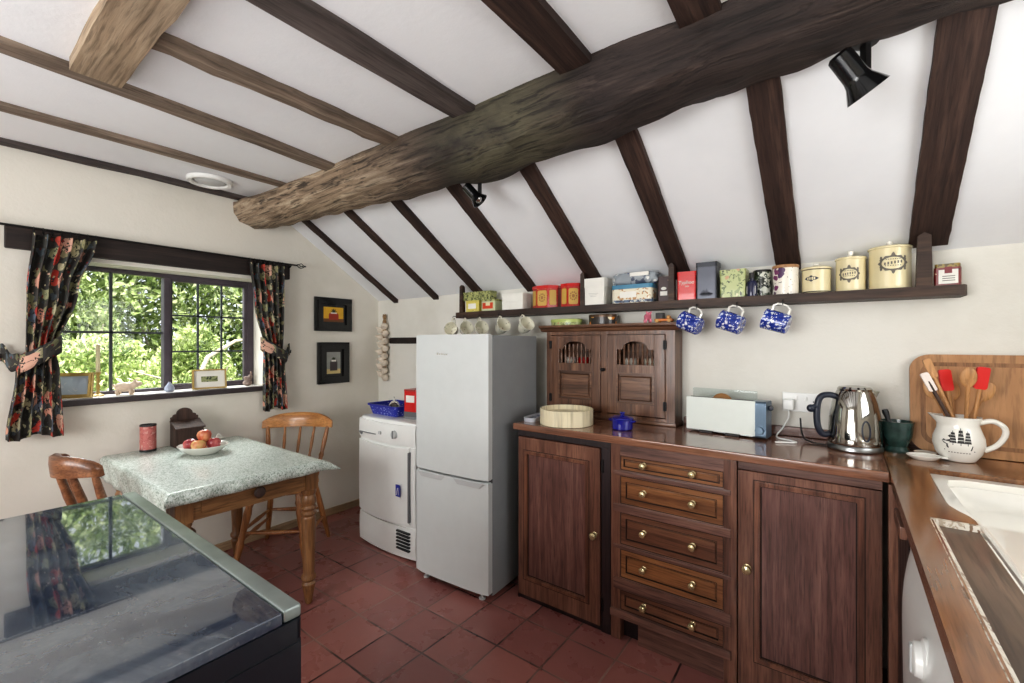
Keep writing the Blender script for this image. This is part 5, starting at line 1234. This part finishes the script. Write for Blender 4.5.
for x in (-.06, .055): obj('foot', box(new(), x - .03, x + .03, -.047, -.03, 0, .012, .002), INK, t)
b = new(); box(b, -W_ - .002, W_ - .02, -.02, -.012, .156, .160); box(b, -W_ - .002, W_ - .02, .018, .026, .156, .160); obj('slot_edge', b, INK, t)
o = obj('bread_crust', lathe(new(), [(0, -.005), (.045, -.005), (.05, 0), (.045, .005), (0, .005)], 28, TR(0, 0, 0, pi / 2)), plain('toasted bread', (150, 108, 62), .7, var=.2)); o.location = (-.46, 2.2565, WZ + .135); o.rotation_euler = (0, 0, math.radians(-6)); tag(o, 'round slice of brown bread standing in the toaster slot', 'bread')
t = thing('electric_socket', 'white double wall socket with switches between toaster and kettle', 'socket', (-.158, YB, 1.03))
obj('plate', box(new(), -.073, .073, -.010, 0, 0, .086, .004), APPW, t)
for s in (-1, 1):
    obj('switch', box(new(), s * .018 - .006, s * .018 + .006, -.014, -.009, .052, .072, .002), APPW, t)
    b = new(); box(b, s * .046 - .002, s * .046 + .002, -.0106, -.0095, .044, .052); box(b, s * .046 - .012, s * .046 - .006, -.0106, -.0095, .026, .029); box(b, s * .046 + .006, s * .046 + .012, -.0106, -.0095, .026, .029); obj('pin_holes', b, APPG, t)
t = thing('plug', 'white plug with its cable trailing across the worktop to the toaster', 'plug', (-.204, YB - .03, 1.045))
obj('plug_body', box(new(), -.022, .022, -.018, .018, -.006, .042, .006), APPW, t)
b = new(); P = [(0, 0, -.006), (0, -.012, -.04), (-.02, -.03, -.085), (-.04, -.05, -.115), (-.03, -.10, -.1205), (.02, -.13, -.1205), (.04, -.16, -.1205), (-.01, -.19, -.1205), (-.025, -.20, -.1205), (-.030, -.196, -.1205)]
def smooth(P, k=6):
    P = [Vector(p) for p in P]; o = []
    for i in range(len(P) - 1):
        p0, p1, p2, p3 = P[max(i - 1, 0)], P[i], P[i + 1], P[min(i + 2, len(P) - 1)]
        for j in range(k):
            f = j / k; o.append(.5 * ((2 * p1) + (p2 - p0) * f + (2 * p0 - 5 * p1 + 4 * p2 - p3) * f * f + (3 * p1 - p0 - 3 * p2 + p3) * f ** 3))
    return o + [P[-1]]
tube(b, smooth(P), .0035, 8); obj('cable', b, APPW, t)

# kettle
t = thing('kettle', 'polished steel jug kettle with black handle on the worktop', 'kettle', (.030, 2.225, WZ), math.radians(18))
obj('body', lathe(new(), [(0, .022), (.085, .022), (.088, .03), (.087, .06), (.083, .13), (.074, .185), (.062, .222), (.058, .231), (.055, .232)], 48), KETT, t)
obj('base', lathe(new(), [(0, 0), (.086, 0), (.09, .005), (.09, .016), (.086, .022), (0, .022)], 40), STEEL, t)
obj('lid', lathe(new(), [(.056, .230), (.057, .239), (.05, .247), (.02, .251), (0, .252)], 36), KETT, t)
b = new(); prism(b, [(.05, .205), (.066, .205), (.078, .231), (.052, .233)], -.013, .013, 'Y'); obj('spout', b, KETT, t)
b = new(); tube(b, smooth([(-.058, 0, .205), (-.085, 0, .212), (-.112, 0, .205), (-.125, 0, .175), (-.128, 0, .12), (-.122, 0, .075), (-.105, 0, .052), (-.084, 0, .056)]), .012, 10); obj('handle', b, NAVY, t)
b = new(); ball(b, (-.148, 0, .155), .016, .014, .016, 12, 8); tube(b, [(-.125, 0, .165), (-.145, 0, .157)], .012, 8); obj('lid_lever', b, NAVY, t)
b = new(); ring_prism(b, ell(0, .085, .016, .04, 24), ell(0, .085, .011, .034, 24), -.0012, .0002, 'Y'); wrap(b, lambda z: .0885 - (z - .03) * .06, .1); obj('water_window', b, NAVY, t)
b = new(); tube(b, smooth([(-.06, .02, .006), (-.12, .05, .004), (-.15, .10, .02), (-.148, .150, .09)]), .0035, 7); obj('cable', b, INK, t)
# mortar and pestle
t = thing('mortar', 'dark green marble mortar between kettle and chopping board', 'mortar', (.160, 2.275, WZ)); obj('bowl', lathe(new(), [(0, 0), (.040, 0), (.041, .008), (.032, .022), (.036, .032), (.047, .06), (.052, .11), (.054, .118), (.047, .118), (.041, .07), (.026, .045), (0, .04)], 32), GREENM, t)
o = obj('pestle', lathe(new(), [(0, -.012), (.012, -.010), (.016, 0), (.012, .02), (.008, .06), (.011, .085), (.009, .095), (0, .097)], 16, TR(0, 0, 0, 0, math.radians(-16))), plain('black stone', (28, 30, 32), .4)); o.location = (.150, 2.272, WZ + .068); tag(o, 'black stone pestle leaning out of the green mortar', 'pestle')
# dishes
for (x, y, rz, lab, k) in ((.228, 2.175, .3, 'white shell shaped spoon rest with a handle nearest the kettle', 1.), (.240, 2.262, .1, 'little round white dish between the green mortar and the ship jug', .74)):
    t = thing('spoon_rest' if k == 1 else 'small_dish', lab, 'dish', (x, y, WZ), rz)
    obj('dish', lathe(new(), [(0, .003 * k), (.022 * k, .003 * k), (.026 * k, 0), (.03 * k, .002 * k), (.042 * k, .012 * k), (.045 * k, .016 * k), (.043 * k, .017 * k), (.028 * k, .008 * k), (0, .006 * k)], 28, sx=1.15 if k == 1 else 1., sy=.85 if k == 1 else 1.), CERAM, t)
    if k == 1: b = new(); prism(b, [(.040, -.012), (.062, -.014), (.072, 0), (.062, .014), (.040, .012)], .010, .015, 'Z'); obj('handle', b, CERAM, t)
# chopping board
t = thing('chopping_board', 'large rounded wooden chopping board leaning on the wall behind the jug', 'board', (.50, 2.335, WZ + .001)); Q = TR(0, 0, 0, math.radians(-6.0))
b = new(); prism(b, rrect(-.295, .295, 0, .375, .06, 8), -.012, .012, 'Y', Q); obj('board', b, BEECH, t)
b = new(); ring_prism(b, rrect(-.265, .265, .03, .345, .045, 8), rrect(-.250, .250, .045, .33, .036, 8), -.0128, -.011, 'Y', Q); obj('juice_groove', b, wood('groove_tone', (132, 92, 56), (156, 112, 74), (172, 128, 88), 'Z', 1., .5), t)
# jug with utensils
JX, JY = .325, 2.235
JP = [(.040, 0), (.046, .004), (.062, .03), (.070, .062), (.068, .085), (.058, .115), (.054, .130), (.058, .150), (.061, .158)]
def jr(z):
    for (r0, z0), (r1, z1) in zip(JP, JP[1:]):
        if z <= z1: return r0 + (r1 - r0) * (z - z0) / (z1 - z0)
    return JP[-1][0]
t = thing('ship_jug', 'white pottery jug printed with a sailing ship, holding wooden spoons', 'jug', (JX, JY, WZ), 0)
b = new(); lathe(b, [(0, 0)] + JP + [(.057, .158), (.050, .132), (.056, .10), (.062, .06), (.04, .012), (0, .01)], 40)
for v in b.verts:      # pouring lip towards -X
    if v.co.z > .125:
        a = math.atan2(v.co.y, -v.co.x); k = max(0, math.cos(a)) ** 8 * (v.co.z - .125) / .033; v.co.x -= .022 * k; v.co.z += .006 * k
obj('body', b, CERAM, t)
b = new(); tube(b, smooth([(.052, -.0, .138), (.085, -.0, .148), (.112, -.0, .130), (.114, -.0, .10), (.095, -.0, .065), (.064, -.0, .042)]), [.009] * 31, 10); bmesh.ops.scale(b, vec=(1, 1.2, 1), verts=b.verts); obj('handle', b, CERAM, t)
b = new(); zc = .07
prism(b, [(-.032, zc - .018), (.03, zc - .022), (.034, zc - .006), (-.034, zc - .004), (-.05, zc + .006)], -.0006, .0003, 'Y')
for x, hh in ((-.018, .042), (.002, .052), (.02, .044)):
    box(b, x - .0009, x + .0009, -.0006, .0003, zc - .006, zc + hh)
    for k in range(4): z0 = zc + .001 + k * hh * .22; w_ = .0095 - .0013 * k; prism(b, [(x - w_, z0), (x + w_, z0), (x + w_ * .85, z0 + hh * .18), (x - w_ * .85, z0 + hh * .18)], -.0006, .0003, 'Y')
prism(b, [(-.05, zc + .006), (-.024, zc + .03), (-.026, zc + .004)], -.0006, .0003, 'Y'); box(b, -.042, .04, -.0006, .0003, zc - .027, zc - .024)
wrap(b, jr, -.08); o = obj('ship_print', b, INK, t); o['label'] = 'grey black sailing ship print'
for k in range(1):
    b = new()
    for j in range(8): box(b, -.03 + .0075 * j, -.026 + .0075 * j, -.0006, .0003, .036, .039)
    wrap(b, jr, -.08); obj('lettering', b, INK2, t)
def utensil(name, label, cat, base, tip, head, m, hm, headname='bowl'):
    base = Vector(base); tip = Vector(tip); t = thing(name, label, cat, base, 0, 'utensils standing in the ship jug'); d = tip - base; Ln = d.length
    zd = d.normalized(); yd = (Vector((-.15, 1, 0)) - zd * zd.dot(Vector((-.15, 1, 0)))).normalized(); xd = yd.cross(zd); q = Matrix((xd, yd, zd)).transposed().to_4x4()
    obj('handle', lathe(new(), [(0, 0), (.005, .001), (.0058, Ln * .5), (.0062, Ln - .05), (.005, Ln - .03)], 10, q), m, t)
    b = new()
    if head == 'spoon': ball(b, (0, 0, 0), .023, .007, .036, 18, 10, T=q @ TR(0, 0, Ln - .035))
    elif head == 'spat': prism(b, rrect(-.017, .017, 0, .078, .008), -.006, .006, 'Y', q @ TR(0, 0, Ln - .077))
    elif head == 'brush': prism(b, rrect(-.012, .012, 0, .07, .006), -.005, .005, 'Y', q @ TR(0, 0, Ln - .072))
    obj(headname, b, hm, t); return t
jz = WZ + .017
utensil('wooden_spoon', 'wooden spoon facing front in the middle of the ship jug', 'spoon', (JX + .014, JY - .004, jz), (JX + .018, JY - .056, jz + .318), 'spoon', BEECHZ, BEECHZ)
utensil('silicone_spatula', 'red spatula left of the front wooden spoon in the jug', 'spatula', (JX + .004, JY + .016, jz), (JX - .036, JY + .012, jz + .305), 'spat', BEECHZ, REDS, 'blade')
utensil('silicone_spatula', 'red spatula right of the front wooden spoon in the jug', 'spatula', (JX + .022, JY + .004, jz), (JX + .060, JY - .02, jz + .318), 'spat', BEECHZ, REDS, 'blade')
utensil('wooden_spoon', 'wooden spoon low at the left behind the front spoon', 'spoon', (JX - .002, JY + .034, jz), (JX - .012, JY + .050, jz + .262), 'spoon', BEECHZ, BEECHZ)
utensil('wooden_spoon', 'wooden spoon leaning right out of the ship jug', 'spoon', (JX - .026, JY + .010, jz), (JX + .085, JY + .016, jz + .262), 'spoon', BEECHZ, BEECHZ)
utensil('wooden_spatula', 'pale flat wooden spatula leaning left out of the ship jug', 'spatula', (JX + .032, JY - .010, jz), (JX - .088, JY - .014, jz + .345), 'brush', BEECHZ, BEECHZ, 'blade')
utensil('pastry_brush', 'white headed pastry brush leaning left out of the ship jug', 'brush', (JX + .030, JY - .024, jz), (JX - .096, JY - .030, jz + .295), 'brush', DKWOOD, plain('white bristle', (226, 214, 206), .7), 'bristles')
utensil('wooden_spoon', 'wooden spoon leaning far left and low out of the ship jug', 'spoon', (JX + .026, JY + .026, jz), (JX - .080, JY + .026, jz + .262), 'spoon', BEECHZ, BEECHZ)

# ------------------------------------------------------------------ light
def area(name, loc, rot, sx_, sy_, power, col=(1, 1, 1)):
    l = bpy.data.lights.new(name, 'AREA'); l.shape = 'RECTANGLE'; l.size = sx_; l.size_y = sy_; l.energy = power; l.color = col
    o = bpy.data.objects.new(name, l); o.location = loc; o.rotation_euler = rot; C.objects.link(o); return o
area('sink_window_daylight', (XR + .32, 1.2, 1.62), (0, math.radians(90), 0), .8, 1.3, 14, (1, .985, .96))
area('rear_fill_light', (-1.3, YF - .28, 1.5), (math.radians(90), 0, 0), 2.0, 1.3, 70, (1, .99, .97))  # added fill from behind the camera, shone through the made-up rear opening
area('left_window_daylight', (XL - .85, .95, 2.45), (0, math.radians(-42), 0), .9, 1.3, 85, (.96, 1, .98))
area('ceiling_bounce_fill', (-.9, -.9, .9), (math.radians(150), 0, 0), 2.0, 1.2, 20, (.98, .99, 1))  # added fill imitating flash bounced off the ceiling, no fixture here
sun = bpy.data.lights.new('garden_sun', 'SUN'); sun.energy = 5.5; sun.angle = .02; sun.color = (1, .96, .88)
so = bpy.data.objects.new('garden_sun', sun); so.rotation_euler = (math.radians(-8), math.radians(32), 0); C.objects.link(so)
w = bpy.data.worlds.new('sky'); bpy.context.scene.world = w; w.use_nodes = True
bg = w.node_tree.nodes['Background']; bg.inputs[0].default_value = (.86, .93, 1, 1); bg.inputs[1].default_value = 1.3

cam = bpy.data.cameras.new('camera'); co = bpy.data.objects.new('camera', cam); C.objects.link(co)
co.location = (0, 0, 1.34); co.rotation_euler = (pi / 2, 0, math.radians(36.75))
cam.sensor_width = 36; cam.lens = 446 / 1024 * 36; cam.shift_y = 1.5 / 1024; cam.clip_start = .02
sc = bpy.context.scene; sc.camera = co
sc.view_settings.view_transform = 'Standard'; sc.view_settings.look = 'Medium High Contrast'; sc.view_settings.exposure = .1; sc.view_settings.gamma = 1.
sc.cycles.use_denoising = True; sc.cycles.max_bounces = 10; sc.cycles.diffuse_bounces = 5
